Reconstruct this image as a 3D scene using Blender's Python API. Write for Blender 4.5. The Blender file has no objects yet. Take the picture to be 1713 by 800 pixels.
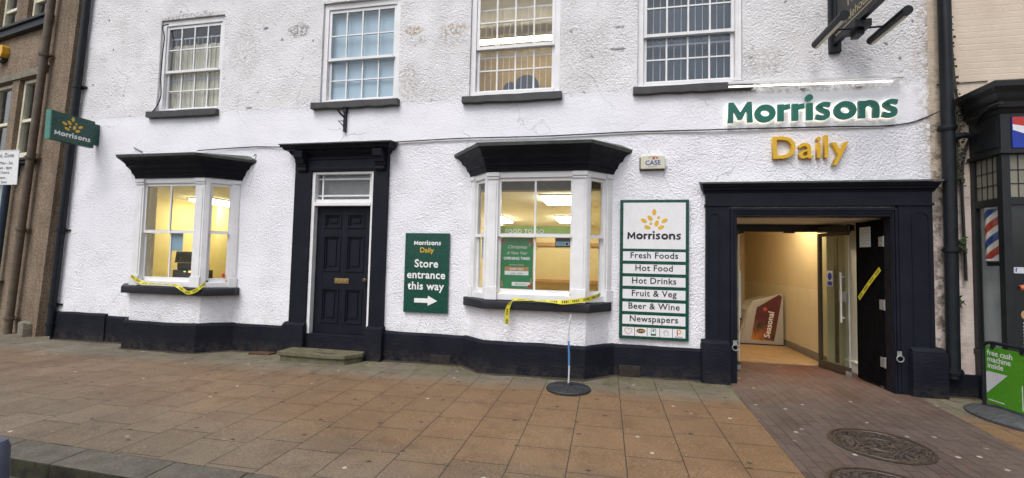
import bpy, bmesh, math, random
from mathutils import Vector, Matrix, noise
R = math.radians
random.seed(7)
S = bpy.context.scene
COL = S.collection

# ------------------------------------------------------------------ camera, sky, sun, exposure
FPX = 760.34
ROWS = (Vector((0.97917, 0.20184, 0.02223)), Vector((0.01174, 0.05301, -0.99853)), Vector((-0.20272, 0.97798, 0.04953)))
CAM = Vector((0.0, -6.3, 1.55))
cam = bpy.data.cameras.new('camera')
cam.sensor_width = 36.0
cam.lens = FPX / 1713 * 36
cam.clip_start = 0.05
cam.clip_end = 400
co = bpy.data.objects.new('camera', cam)
COL.objects.link(co)
r_, d_, f_ = ROWS
co.matrix_world = Matrix(((r_.x, -d_.x, -f_.x, CAM.x), (r_.y, -d_.y, -f_.y, CAM.y), (r_.z, -d_.z, -f_.z, CAM.z), (0, 0, 0, 1)))
S.camera = co

W = bpy.data.worlds.new('World')
S.world = W
W.use_nodes = True
nt = W.node_tree
bgn = nt.nodes['Background']
sky = nt.nodes.new('ShaderNodeTexSky')
sky.sky_type = 'NISHITA'
sky.sun_disc = False
sky.sun_elevation = R(58)
sky.sun_rotation = R(200)
sky.dust_density = 4.0
hs = nt.nodes.new('ShaderNodeHueSaturation')
hs.inputs['Saturation'].default_value = 0.40
nt.links.new(sky.outputs[0], hs.inputs['Color'])
nt.links.new(hs.outputs[0], bgn.inputs[0])
bgn.inputs[1].default_value = 0.15
sl = bpy.data.lights.new('sun', 'SUN')
sl.energy = 1.2
sl.angle = R(32)
sl.color = (1.0, 0.985, 0.97)
so = bpy.data.objects.new('sun', sl)
COL.objects.link(so)
_az, _el = R(200), R(58)       # from the street side, a little left, high
sd = Vector((math.sin(_az) * math.cos(_el), math.cos(_az) * math.cos(_el), math.sin(_el)))
so.rotation_euler = (-sd).to_track_quat('-Z', 'Y').to_euler()
so.location = (-4, -12, 14)
S.view_settings.view_transform = 'Standard'
S.view_settings.look = 'None'
S.view_settings.gamma = 1.0
S.view_settings.use_curve_mapping = False
S.view_settings.exposure = 0.30
S.cycles.use_denoising = True
S.cycles.max_bounces = 8
S.cycles.transparent_max_bounces = 16
S.cycles.caustics_reflective = False
S.cycles.caustics_refractive = False


def at(px, py, Y=0.0):
    """point of the plane y=Y seen at that place of the photograph (used to measure wires and tapes)"""
    q = ROWS[0] * ((px - 856.5) / FPX) + ROWS[1] * ((py - 400) / FPX) + ROWS[2]
    return CAM + q * ((Y - CAM.y) / q.y)


def gz(x, y):
    return 0.07 + 0.006 * x + 0.02 * y


# ------------------------------------------------------------------ materials
MATS = {}


class NT:
    def __init__(s, name):
        s.m = bpy.data.materials.new(name)
        s.m.use_nodes = True
        s.t = s.m.node_tree
        s.b = s.t.nodes['Principled BSDF']
        s.pos = None
        MATS[name] = s.m

    def n(s, kind, **kw):
        nd = s.t.nodes.new(kind)
        for k, v in kw.items():
            if k in nd.inputs:
                nd.inputs[k].default_value = v
            else:
                setattr(nd, k, v)
        return nd

    def l(s, a, b):
        s.t.links.new(a, b)

    def P(s):
        if s.pos is None:
            s.pos = s.n('ShaderNodeNewGeometry').outputs['Position']
        return s.pos

    def noise(s, scale, detail=3, rough=0.55, vec=None):
        nd = s.n('ShaderNodeTexNoise')
        nd.inputs['Scale'].default_value = scale
        nd.inputs['Detail'].default_value = detail
        nd.inputs['Roughness'].default_value = rough
        s.l(vec or s.P(), nd.inputs['Vector'])
        return nd.outputs[0]

    def voro(s, scale, vec=None, feature='F1'):
        nd = s.n('ShaderNodeTexVoronoi')
        nd.feature = feature
        nd.inputs['Scale'].default_value = scale
        s.l(vec or s.P(), nd.inputs['Vector'])
        return nd.outputs['Distance']

    def dots(s, scale, a, b):
        '''distance to scattered points in the plane (a, b)'''
        nd = s.n('ShaderNodeTexVoronoi')
        nd.voronoi_dimensions = '2D'
        nd.inputs['Scale'].default_value = scale
        s.l(s.combine(a, b, 0.0), nd.inputs['Vector'])
        return nd

    def ramp(s, f, lo, hi, a=0.0, b=1.0):
        nd = s.n('ShaderNodeMapRange')
        nd.clamp = True
        nd.inputs[1].default_value = lo
        nd.inputs[2].default_value = hi
        nd.inputs[3].default_value = a
        nd.inputs[4].default_value = b
        s.l(f, nd.inputs[0])
        return nd.outputs[0]

    def math(s, op, a, b=None, c=None):
        nd = s.n('ShaderNodeMath')
        nd.operation = op
        for i, v in enumerate((a, b, c)):
            if v is None:
                continue
            if isinstance(v, (int, float)):
                nd.inputs[i].default_value = v
            else:
                s.l(v, nd.inputs[i])
        return nd.outputs[0]

    def mix(s, fac, a, b, kind='MIX'):
        nd = s.n('ShaderNodeMix')
        nd.data_type = 'RGBA'
        nd.blend_type = kind
        for i, v in ((0, fac), (6, a), (7, b)):
            if isinstance(v, (int, float)):
                nd.inputs[i].default_value = v
            elif isinstance(v, (tuple, list)):
                nd.inputs[i].default_value = (*v[:3], 1)
            else:
                s.l(v, nd.inputs[i])
        return nd.outputs[2]

    def sep(s):
        nd = s.n('ShaderNodeSeparateXYZ')
        s.l(s.P(), nd.inputs[0])
        return nd.outputs

    def combine(s, x, y, z):
        nd = s.n('ShaderNodeCombineXYZ')
        for i, v in enumerate((x, y, z)):
            if isinstance(v, (int, float)):
                nd.inputs[i].default_value = v
            else:
                s.l(v, nd.inputs[i])
        return nd.outputs[0]

    def bump(s, h, strength, dist, prev=None):
        nd = s.n('ShaderNodeBump')
        nd.inputs['Strength'].default_value = strength
        nd.inputs['Distance'].default_value = dist
        s.l(h, nd.inputs['Height'])
        if prev is not None:
            s.l(prev, nd.inputs['Normal'])
        return nd.outputs[0]

    def out(s, col=None, rough=None, normal=None, metal=None, spec=None):
        if col is not None:
            if isinstance(col, (tuple, list)):
                s.b.inputs['Base Color'].default_value = (*col[:3], 1)
            else:
                s.l(col, s.b.inputs['Base Color'])
        if rough is not None:
            if isinstance(rough, (int, float)):
                s.b.inputs['Roughness'].default_value = rough
            else:
                s.l(rough, s.b.inputs['Roughness'])
        if normal is not None:
            s.l(normal, s.b.inputs['Normal'])
        if metal is not None:
            s.b.inputs['Metallic'].default_value = metal
        if spec is not None:
            s.b.inputs['Specular IOR Level'].default_value = spec
        return s.m


def plain(name, col, rough=0.5, var=0.12, scale=9.0, metal=0.0, bump=0.0, bscale=60.0, spec=None):
    """a plain coat with slight unevenness of tone and gloss"""
    t = NT(name)
    f = t.noise(scale, 4)
    k = t.ramp(f, 0.3, 0.7, 1 - var, 1 + var)
    c = t.mix(1.0, col, t.combine(k, k, k), 'MULTIPLY')
    r = t.ramp(t.noise(scale * 2.3, 3), 0.3, 0.7, max(0.02, rough - 0.07), min(1, rough + 0.07))
    nrm = t.bump(t.noise(bscale, 3), 0.5, bump) if bump else None
    return t.out(c, r, nrm, metal, spec)


def emit(name, col, strength):
    t = NT(name)
    t.b.inputs['Base Color'].default_value = (0.8, 0.8, 0.8, 1)
    t.b.inputs['Emission Color'].default_value = (*col, 1)
    t.b.inputs['Emission Strength'].default_value = strength
    return t.m


def glass(name, tint=(1, 1, 1), boost=1.0, rough=0.0):
    t = NT(name)
    tr = t.n('ShaderNodeBsdfTransparent')
    tr.inputs[0].default_value = (*tint, 1)
    gl = t.n('ShaderNodeBsdfGlossy')
    gl.inputs['Roughness'].default_value = rough
    lw = t.n('ShaderNodeLayerWeight')          # facing: the same from both sides of the thin pane
    lw.inputs['Blend'].default_value = 0.5
    wob = t.bump(t.noise(1.7, 1), 0.15, 0.02)
    t.l(wob, gl.inputs['Normal'])
    f5 = t.math('POWER', lw.outputs['Facing'], 4.5)
    f = t.math('MINIMUM', t.math('MULTIPLY', t.math('ADD', 0.03, t.math('MULTIPLY', f5, 0.9)), boost), 1.0)
    mx = t.n('ShaderNodeMixShader')
    t.l(f, mx.inputs[0])
    t.l(tr.outputs[0], mx.inputs[1])
    t.l(gl.outputs[0], mx.inputs[2])
    o = [n for n in t.t.nodes if n.type == 'OUTPUT_MATERIAL'][0]
    t.l(mx.outputs[0], o.inputs['Surface'])
    return t.m


def roughcast():
    t = NT('white_roughcast')
    x, y, z = t.sep()
    up = t.ramp(z, 3.85, 4.0)                 # upper storey coat: coarser and older
    band = t.math('MULTIPLY', t.ramp(z, 3.25, 3.4), t.ramp(z, 3.95, 3.85))
    wz = t.noise(1.5, 3)
    warp = t.n('ShaderNodeVectorMath')
    warp.operation = 'ADD'
    wn = t.n('ShaderNodeTexNoise')
    wn.inputs['Scale'].default_value = 9.0
    t.l(t.P(), wn.inputs['Vector'])
    ws = t.n('ShaderNodeVectorMath')
    ws.operation = 'SCALE'
    ws.inputs['Scale'].default_value = 0.03
    t.l(wn.outputs['Color'], ws.inputs[0])
    t.l(t.P(), warp.inputs[0])
    t.l(ws.outputs[0], warp.inputs[1])
    fine = t.voro(46, warp.outputs[0], 'SMOOTH_F1')
    mid = t.noise(42, 4, 0.65, warp.outputs[0])
    h = t.math('ADD', t.math('MULTIPLY', fine, -0.8), t.math('MULTIPLY', mid, 1.1))
    amp = t.math('SUBTRACT', t.math('ADD', 0.8, t.math('MULTIPLY', up, 0.2)), t.math('MULTIPLY', band, 0.5))
    amp = t.math('MULTIPLY', amp, t.ramp(t.noise(2.4, 3), 0.35, 0.65, 0.5, 1.2))
    h = t.math('MULTIPLY', h, amp)
    big = t.noise(4.0, 3)
    nr = t.bump(t.math('ADD', h, t.math('MULTIPLY', big, 0.4)), 1.0, 0.017)
    base = t.mix(t.ramp(wz, 0.35, 0.65), (0.83, 0.83, 0.885), (0.87, 0.87, 0.92))
    old = t.mix(t.ramp(t.noise(2.1, 4), 0.35, 0.68), (0.75, 0.74, 0.75), (0.85, 0.84, 0.875))
    c = t.mix(up, base, old)
    # grime in the hollows of the upper coat, chips and small holes
    pit = t.math('MULTIPLY', t.ramp(t.noise(5.5, 6, 0.75), 0.60, 0.70), t.math('ADD', t.math('MULTIPLY', up, 0.6), 0.05))
    c = t.mix(pit, c, (0.36, 0.34, 0.33))
    seam = t.math('MULTIPLY', t.math('COMPARE', t.math('ADD', z, t.math('MULTIPLY', wz, 0.05)), 3.955, 0.005), t.ramp(t.noise(3.0, 3), 0.42, 0.58))
    c = t.mix(t.math('MULTIPLY', seam, 0.5), c, (0.30, 0.29, 0.29))
    hv = t.dots(2.1, t.math('ADD', x, t.math('MULTIPLY', wz, 0.9)), z)
    hole = t.math('MULTIPLY', t.ramp(t.math('ADD', hv.outputs['Distance'], t.math('MULTIPLY', t.noise(40, 3), 0.06)), 0.090, 0.06), t.math('MULTIPLY', t.ramp(t.noise(1.9, 2), 0.44, 0.58), t.math('ADD', t.math('MULTIPLY', up, 0.75), 0.08)))
    c = t.mix(hole, c, (0.13, 0.12, 0.12))
    # rusty peeling patches beside the second window
    def patch(cx, cz, rx, rz, col, k, thr=0.44):
        nonlocal c
        dx = t.math('DIVIDE', t.math('SUBTRACT', x, cx), rx)
        dz = t.math('DIVIDE', t.math('SUBTRACT', z, cz), rz)
        rr = t.math('ADD', t.math('MULTIPLY', dx, dx), t.math('MULTIPLY', dz, dz))
        m = t.math('MULTIPLY', t.ramp(rr, 1.0, 0.4), t.ramp(t.noise(22, 4, 0.75), thr, thr + 0.12))
        c = t.mix(t.math('MULTIPLY', m, k), c, col)
    patch(-2.90, 5.03, 0.17, 0.08, (0.36, 0.24, 0.08), 0.9)
    patch(-2.27, 5.0, 0.26, 0.11, (0.40, 0.30, 0.16), 0.75)
    patch(-2.30, 4.85, 0.30, 0.16, (0.45, 0.42, 0.40), 0.6)
    patch(-2.85, 4.87, 0.22, 0.12, (0.48, 0.46, 0.46), 0.6)
    patch(-4.9, 5.2, 0.24, 0.14, (0.27, 0.25, 0.24), 0.9)
    patch(-7.0, 5.62, 0.75, 0.07, (0.30, 0.28, 0.26), 0.8)
    patch(-5.9, 4.9, 0.35, 0.5, (0.50, 0.48, 0.46), 0.5)
    patch(-0.3, 4.5, 0.5, 0.6, (0.52, 0.50, 0.48), 0.4)
    patch(-2.95, 4.2, 0.2, 0.35, (0.45, 0.42, 0.38), 0.6)
    patch(1.95, 4.2, 0.3, 0.25, (0.45, 0.43, 0.41), 0.5)
    patch(2.6, 3.86, 1.3, 0.10, (0.42, 0.38, 0.33), 0.6)
    # damp green at the top edge of the plinth and grime streaks below the sills
    cv = t.n('ShaderNodeTexVoronoi')
    cv.feature = 'DISTANCE_TO_EDGE'
    cv.inputs['Scale'].default_value = 0.8
    cw = t.n('ShaderNodeVectorMath')
    cw.operation = 'SCALE'
    cw.inputs['Scale'].default_value = 0.35
    wn2 = t.n('ShaderNodeTexNoise')
    wn2.inputs['Scale'].default_value = 2.5
    wn2.inputs['Detail'].default_value = 5.0
    t.l(t.P(), wn2.inputs['Vector'])
    t.l(wn2.outputs['Color'], cw.inputs[0])
    ca = t.n('ShaderNodeVectorMath')
    ca.operation = 'ADD'
    t.l(t.P(), ca.inputs[0])
    t.l(cw.outputs[0], ca.inputs[1])
    t.l(ca.outputs[0], cv.inputs['Vector'])
    crack = t.math('MULTIPLY', t.ramp(cv.outputs['Distance'], 0.006, 0.001), t.ramp(t.noise(0.9, 2), 0.50, 0.60))
    c = t.mix(t.math('MULTIPLY', crack, 0.55), c, (0.33, 0.32, 0.32))
    splash = t.math('MULTIPLY', t.ramp(z, 0.95, 0.5), t.ramp(t.noise(14, 5, 0.7), 0.5, 0.66))
    c = t.mix(t.math('MULTIPLY', splash, 0.35), c, (0.52, 0.50, 0.46))
    foot = t.math('MULTIPLY', t.ramp(z, 0.68, 0.5), t.ramp(t.noise(6, 4), 0.45, 0.65))
    c = t.mix(t.math('MULTIPLY', foot, 0.35), c, (0.45, 0.46, 0.42))
    edge = t.math('MULTIPLY', t.ramp(x, 3.62, 3.80), t.ramp(t.noise(13, 5, 0.7), 0.42, 0.58))
    c = t.mix(t.math('MULTIPLY', edge, t.ramp(z, 2.3, 3.2, 0.3, 0.9)), c, (0.42, 0.33, 0.27))
    return t.out(c, 0.9, nr, spec=0.25)


def slabs():
    t = NT('concrete_slabs')
    x, y, z = t.sep()
    vec = t.combine(y, t.math('ADD', x, 0.175 + 0.44 * 200 - 0.35), 0.0)   # rows of the brick node run along the street's depth
    def brick(c1, c2, mortar, msize):
        b = t.n('ShaderNodeTexBrick')
        b.offset = 0.22
        b.offset_frequency = 2
        b.squash = 1.0
        b.inputs['Color1'].default_value = (*c1, 1)
        b.inputs['Color2'].default_value = (*c2, 1)
        b.inputs['Mortar'].default_value = (*mortar, 1)
        b.inputs['Scale'].default_value = 1.0
        b.inputs['Mortar Size'].default_value = msize
        b.inputs['Mortar Smooth'].default_value = 0.25
        b.inputs['Brick Width'].default_value = 0.475
        b.inputs['Row Height'].default_value = 0.44
        wob = t.n('ShaderNodeVectorMath')
        wob.operation = 'ADD'
        nz = t.n('ShaderNodeTexNoise')
        nz.inputs['Scale'].default_value = 7.0
        t.l(vec, nz.inputs['Vector'])
        sc = t.n('ShaderNodeVectorMath')
        sc.operation = 'SCALE'
        sc.inputs['Scale'].default_value = 0.006
        t.l(nz.outputs['Color'], sc.inputs[0])
        t.l(vec, wob.inputs[0])
        t.l(sc.outputs[0], wob.inputs[1])
        t.l(wob.outputs[0], b.inputs['Vector'])
        return b
    bo = brick((0.182, 0.112, 0.060), (0.194, 0.120, 0.063), (0.040, 0.033, 0.027), 0.0045)
    bgry = brick((0.150, 0.130, 0.098), (0.185, 0.162, 0.124), (0.040, 0.036, 0.028), 0.0045)
    n1 = t.noise(2.6, 4)
    wall_d = t.math('ADD', y, t.math('MULTIPLY', t.math('SUBTRACT', n1, 0.5), 0.5))
    near_wall = t.ramp(wall_d, -0.98, -0.62)
    kerb_d = t.math('ADD', t.math('MULTIPLY', y, 1.0), t.math('MULTIPLY', t.math('SUBTRACT', x, -0.5), 0.16))
    near_kerb = t.ramp(t.math('ADD', kerb_d, t.math('MULTIPLY', t.math('SUBTRACT', n1, 0.5), 1.0)), -2.6, -3.5)
    far_left = t.ramp(x, -1.0, -6.5)
    c = bo.outputs['Color']
    c = t.mix(t.math('MULTIPLY', far_left, 0.75), c, t.mix(1.0, bgry.outputs['Color'], (1.0, 0.83, 0.74), 'MULTIPLY'))
    c = t.mix(t.math('MULTIPLY', near_kerb, 0.8), c, t.mix(1.0, bgry.outputs['Color'], (0.85, 0.80, 0.78), 'MULTIPLY'))
    c = t.mix(near_wall, c, bgry.outputs['Color'])
    moss = t.math('MULTIPLY', t.math('MULTIPLY', t.ramp(wall_d, -0.75, -0.35), t.ramp(t.noise(5.5, 5, 0.65), 0.42, 0.62)), t.ramp(x, -9.0, -5.5))
    c = t.mix(t.math('MULTIPLY', moss, 0.65), c, (0.115, 0.115, 0.050))
    blot = t.ramp(t.noise(4.2, 5, 0.6), 0.52, 0.72)
    c = t.mix(t.math('MULTIPLY', blot, 0.5), c, t.mix(1.0, c, (0.55, 0.52, 0.55), 'MULTIPLY'))
    wet = t.ramp(t.noise(1.15, 5, 0.62), 0.44, 0.62)
    c = t.mix(t.math('MULTIPLY', wet, 0.35), c, t.mix(1.0, c, (0.62, 0.58, 0.56), 'MULTIPLY'))
    spot = t.math('MULTIPLY', near_wall, t.ramp(t.noise(7.0, 5, 0.7), 0.56, 0.66))
    c = t.mix(t.math('MULTIPLY', spot, 0.6), c, (0.05, 0.042, 0.032))
    edge = t.ramp(t.noise(1.0, 3), 0.4, 0.62)
    c = t.mix(t.math('MULTIPLY', edge, 0.25), c, t.mix(1.0, c, (1.25, 1.22, 1.15), 'MULTIPLY'))
    grain = t.noise(75, 4, 0.75)
    g = t.ramp(grain, 0.32, 0.68, 0.50, 1.50)
    c = t.mix(1.0, c, t.combine(g, g, g), 'MULTIPLY')
    gv = t.dots(1.7, x, y)
    gum = t.math('MULTIPLY', t.ramp(t.noise(1.7, 2), 0.53, 0.57, 0.0, 0.8), t.ramp(t.math('ADD', gv.outputs['Distance'], t.math('MULTIPLY', t.noise(30, 2), 0.03)), 0.050, 0.036))
    c = t.mix(gum, c, (0.50, 0.47, 0.44))
    gv2 = t.dots(4.3, t.math('ADD', x, 7.3), y)
    gum2 = t.ramp(gv2.outputs['Distance'], 0.05, 0.03)
    c = t.mix(t.math('MULTIPLY', gum2, t.ramp(t.noise(2.3, 2), 0.55, 0.6, 0.0, 0.5)), c, (0.36, 0.32, 0.27))
    lv = t.dots(1.3, t.math('ADD', x, 31.0), t.math('MULTIPLY', y, 1.6))
    leaf = t.ramp(t.math('ADD', lv.outputs['Distance'], t.math('MULTIPLY', t.noise(45, 2), 0.05)), 0.062, 0.045)
    c = t.mix(leaf, c, (0.03, 0.022, 0.018))
    hgt = t.math('ADD', t.math('MULTIPLY', bo.outputs['Fac'], -1.0), t.math('MULTIPLY', grain, 0.25))
    nr = t.bump(hgt, 0.6, 0.006)
    return t.out(c, t.ramp(t.noise(3.3, 3), 0.3, 0.7, 0.55, 0.8), nr, spec=0.35)


def block_paving(name, c1, c2, gumk=1.0):
    t = NT(name)
    x, y, z = t.sep()
    vec = t.combine(y, t.math('ADD', x, 40.0), 0.0)
    b = t.n('ShaderNodeTexBrick')
    b.offset = 0.5
    b.inputs['Color1'].default_value = (*c1, 1)
    b.inputs['Color2'].default_value = (*c2, 1)
    b.inputs['Mortar'].default_value = (0.040, 0.031, 0.027, 1)
    b.inputs['Scale'].default_value = 1.0
    b.inputs['Mortar Size'].default_value = 0.004
    b.inputs['Mortar Smooth'].default_value = 0.3
    b.inputs['Bias'].default_value = -0.2
    b.inputs['Brick Width'].default_value = 0.215
    b.inputs['Row Height'].default_value = 0.103
    t.l(vec, b.inputs['Vector'])
    c = b.outputs['Color']
    red = t.math('MULTIPLY', t.ramp(y, -0.9, 0.25), t.ramp(t.noise(2.2, 3), 0.3, 0.6, 0.35, 1.0))
    c = t.mix(t.math('MULTIPLY', red, 0.6), c, t.mix(1.0, c, (1.45, 0.80, 0.62), 'MULTIPLY'))
    odd = t.ramp(t.noise(5.0, 2), 0.66, 0.72)
    c = t.mix(t.math('MULTIPLY', odd, 0.5), c, (0.14, 0.05, 0.035))
    blot = t.ramp(t.noise(1.8, 5, 0.65), 0.42, 0.66)
    c = t.mix(t.math('MULTIPLY', blot, 0.7), c, (0.125, 0.098, 0.083))
    dk = t.ramp(t.noise(3.1, 5, 0.7), 0.50, 0.70)
    c = t.mix(t.math('MULTIPLY', dk, 0.55), c, t.mix(1.0, c, (0.55, 0.52, 0.50), 'MULTIPLY'))
    grain = t.noise(80, 3, 0.7)
    g = t.ramp(grain, 0.3, 0.7, 0.7, 1.3)
    c = t.mix(1.0, c, t.combine(g, g, g), 'MULTIPLY')
    gv = t.dots(3.4, x, y)
    gum = t.ramp(t.math('ADD', gv.outputs['Distance'], t.math('MULTIPLY', t.noise(35, 2), 0.06)), 0.10, 0.075)
    gm = t.math('MULTIPLY', gum, t.ramp(t.noise(1.9, 2), 0.53, 0.59, 0.0, 0.85))
    c = t.mix(t.math('MULTIPLY', gm, gumk), c, (0.48, 0.44, 0.40))
    nr = t.bump(t.math('ADD', t.math('MULTIPLY', b.outputs['Fac'], -1.0), t.math('MULTIPLY', grain, 0.3)), 0.7, 0.006)
    return t.out(c, t.ramp(t.noise(2.7, 3), 0.3, 0.7, 0.5, 0.75), nr, spec=0.35)


def stone(name, c1, c2, moss=0.0, mosscol=(0.10, 0.115, 0.035), scale=9.0, bump=0.004, rough=0.85):
    t = NT(name)
    c = t.mix(t.ramp(t.noise(scale, 5, 0.65), 0.35, 0.65), c1, c2)
    g = t.ramp(t.noise(scale * 9, 3, 0.7), 0.3, 0.7, 0.7, 1.3)
    c = t.mix(1.0, c, t.combine(g, g, g), 'MULTIPLY')
    if moss:
        c = t.mix(t.math('MULTIPLY', t.ramp(t.noise(scale * 1.3, 5, 0.7), 0.42, 0.6), moss), c, mosscol)
    nr = t.bump(t.noise(scale * 5, 4, 0.65), 0.7, bump)
    return t.out(c, rough, nr, spec=0.3)


def brown_roughcast():
    t = NT('brown_roughcast')
    c = t.mix(t.ramp(t.noise(1.6, 5, 0.6), 0.35, 0.65), (0.20, 0.150, 0.108), (0.285, 0.220, 0.160))
    g = t.ramp(t.noise(34, 5, 0.8), 0.33, 0.67, 0.40, 1.60)
    c = t.mix(1.0, c, t.combine(g, g, g), 'MULTIPLY')
    st = t.n('ShaderNodeVectorMath')
    st.operation = 'MULTIPLY'
    t.l(t.P(), st.inputs[0])
    st.inputs[1].default_value = (3.0, 3.0, 0.4)
    c = t.mix(t.math('MULTIPLY', t.ramp(t.noise(2.0, 4, 0.6, st.outputs[0]), 0.5, 0.72), 0.5), c, (0.10, 0.085, 0.065))
    nr = t.bump(t.noise(30, 4, 0.75), 1.0, 0.028)
    return t.out(c, 0.92, nr, spec=0.2)


def cream_brick():
    t = NT('cream_painted_brick')
    x, y, z = t.sep()
    vec = t.combine(t.math('ADD', x, y), z, 0.0)
    b = t.n('ShaderNodeTexBrick')
    b.offset = 0.5
    b.inputs['Scale'].default_value = 1.0
    b.inputs['Mortar Size'].default_value = 0.008
    b.inputs['Mortar Smooth'].default_value = 0.6
    b.inputs['Brick Width'].default_value = 0.225
    b.inputs['Row Height'].default_value = 0.075
    t.l(vec, b.inputs['Vector'])
    c = t.mix(t.ramp(t.noise(2.2, 4), 0.35, 0.65), (0.62, 0.515, 0.41), (0.69, 0.585, 0.475))
    low = t.ramp(z, 2.9, 2.4)
    c = t.mix(low, c, t.mix(t.ramp(t.noise(4, 3), 0.4, 0.6), (0.58, 0.48, 0.43), (0.66, 0.57, 0.52)))
    sp = t.n('ShaderNodeVectorMath')
    sp.operation = 'MULTIPLY'
    t.l(t.P(), sp.inputs[0])
    sp.inputs[1].default_value = (1.0, 1.0, 3.2)
    fl = t.math('MULTIPLY', t.ramp(t.noise(9, 5, 0.75, sp.outputs[0]), 0.60, 0.72), t.ramp(z, 3.7, 2.6, 0.25, 0.9))
    c = t.mix(fl, c, (0.10, 0.08, 0.065))
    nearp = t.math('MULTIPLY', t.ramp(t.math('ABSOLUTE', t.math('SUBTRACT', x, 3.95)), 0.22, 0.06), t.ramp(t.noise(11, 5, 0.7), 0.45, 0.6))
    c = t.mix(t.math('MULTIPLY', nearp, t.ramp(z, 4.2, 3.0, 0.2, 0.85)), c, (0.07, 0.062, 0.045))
    h = t.math('ADD', t.math('MULTIPLY', b.outputs['Fac'], -0.55), t.math('MULTIPLY', t.noise(16, 5, 0.65, sp.outputs[0]), 1.5))
    return t.out(c, 0.75, t.bump(h, 0.5, 0.005), spec=0.3)


def black_paint():
    t = NT('black_paint')
    c = t.mix(t.ramp(t.noise(3.5, 5, 0.6), 0.35, 0.7), (0.0075, 0.0088, 0.015), (0.012, 0.0135, 0.021))
    sc = t.math('MULTIPLY', t.ramp(t.noise(26, 5, 0.8), 0.68, 0.76), 0.35)
    c = t.mix(sc, c, (0.07, 0.07, 0.075))
    nr = t.bump(t.noise(30, 3), 0.4, 0.002)
    return t.out(c, t.ramp(t.noise(9, 3), 0.3, 0.7, 0.42, 0.62), nr, spec=0.16)


def plinth_paint():
    t = NT('black_masonry_paint')
    x, y, z = t.sep()
    c = t.mix(t.ramp(t.noise(2.6, 5, 0.6), 0.35, 0.7), (0.008, 0.009, 0.015), (0.014, 0.0155, 0.022))
    low = t.math('MULTIPLY', t.ramp(z, 0.26, 0.05), t.ramp(t.noise(12, 5, 0.7), 0.42, 0.60))
    sc_ = t.math('MULTIPLY', t.ramp(t.noise(21, 5, 0.8), 0.66, 0.74), 0.4)
    c = t.mix(sc_, c, (0.06, 0.058, 0.058))
    c = t.mix(t.math('MULTIPLY', low, 0.7), c, (0.055, 0.045, 0.038))
    sp = t.n('ShaderNodeVectorMath')
    sp.operation = 'MULTIPLY'
    t.l(t.P(), sp.inputs[0])
    sp.inputs[1].default_value = (1.0, 1.0, 3.0)
    nr = t.bump(t.noise(14, 5, 0.65, sp.outputs[0]), 0.7, 0.012)
    return t.out(c, 0.66, nr, spec=0.12)


def old_white():
    t = NT('white_gloss_paint')
    c = t.mix(t.ramp(t.noise(5, 4), 0.35, 0.65), (0.74, 0.74, 0.75), (0.82, 0.82, 0.84))
    chip = t.math('MULTIPLY', t.ramp(t.noise(17, 6, 0.8), 0.69, 0.76), 0.6)
    c = t.mix(chip, c, (0.26, 0.24, 0.21))
    return t.out(c, 0.42, t.bump(t.noise(30, 3), 0.3, 0.002), spec=0.4)


def pole_stripes():
    t = NT('barber_stripes')
    x, y, z = t.sep()
    ang = t.math('ARCTAN2', t.math('SUBTRACT', y, -0.17), t.math('SUBTRACT', x, 4.365))
    u = t.math('ADD', t.math('DIVIDE', z, 0.33), t.math('DIVIDE', ang, -math.pi))
    fr = t.math('FRACT', u)
    red = t.math('COMPARE', fr, 0.20, 0.14)
    blue = t.math('COMPARE', fr, 0.70, 0.14)
    c = t.mix(red, (0.70, 0.66, 0.55), (0.42, 0.05, 0.03))
    c = t.mix(blue, c, (0.03, 0.06, 0.24))
    return t.out(c, 0.35)


def tape_mat():
    t = NT('yellow_tape')
    uv = t.n('ShaderNodeUVMap')
    sep = t.n('ShaderNodeSeparateXYZ')
    t.l(uv.outputs[0], sep.inputs[0])
    u, v = sep.outputs[0], sep.outputs[1]
    word = t.math('COMPARE', t.math('FRACT', t.math('MULTIPLY', u, 7.0)), 0.42, 0.33)
    let = t.math('COMPARE', t.math('FRACT', t.math('MULTIPLY', u, 40.0)), 0.4, 0.32)
    row = t.math('COMPARE', v, 0.5, 0.24)
    m = t.math('MULTIPLY', t.math('MULTIPLY', word, let), row)
    c = t.mix(m, (0.62, 0.56, 0.03), (0.03, 0.03, 0.02))
    return t.out(c, 0.35)


def manhole_mat():
    t = NT('cast_iron_cover')
    wv_ = t.n('ShaderNodeTexNoise')
    wv_.inputs['Scale'].default_value = 26.0
    wv_.inputs['Detail'].default_value = 1.0
    wv_.inputs['Distortion'].default_value = 2.5
    t.l(t.P(), wv_.inputs['Vector'])
    pat = t.ramp(wv_.outputs[0], 0.46, 0.54)
    c = t.mix(pat, (0.012, 0.009, 0.007), (0.120, 0.090, 0.070))
    c = t.mix(t.math('MULTIPLY', t.ramp(t.noise(7, 4), 0.5, 0.75), 0.25), c, (0.08, 0.062, 0.05))
    nr = t.bump(pat, 0.8, 0.006)
    return t.out(c, 0.55, nr, metal=0.25)


def fruit_panel():
    t = NT('fruit_picture')
    v = t.n('ShaderNodeTexVoronoi')
    v.inputs['Scale'].default_value = 4.2
    t.l(t.P(), v.inputs['Vector'])
    x, y, z = t.sep()
    c = t.mix(t.ramp(v.outputs['Distance'], 0.05, 0.20), (0.62, 0.11, 0.06), (0.10, 0.02, 0.025))
    c = t.mix(t.math('MULTIPLY', t.ramp(z, 0.62, 0.2), t.ramp(x, 3.05, 2.62)), c, (0.65, 0.25, 0.04))
    c = t.mix(t.ramp(t.noise(5, 2), 0.5, 0.66), c, (0.03, 0.03, 0.025))
    return t.out(c, 0.4)


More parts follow.
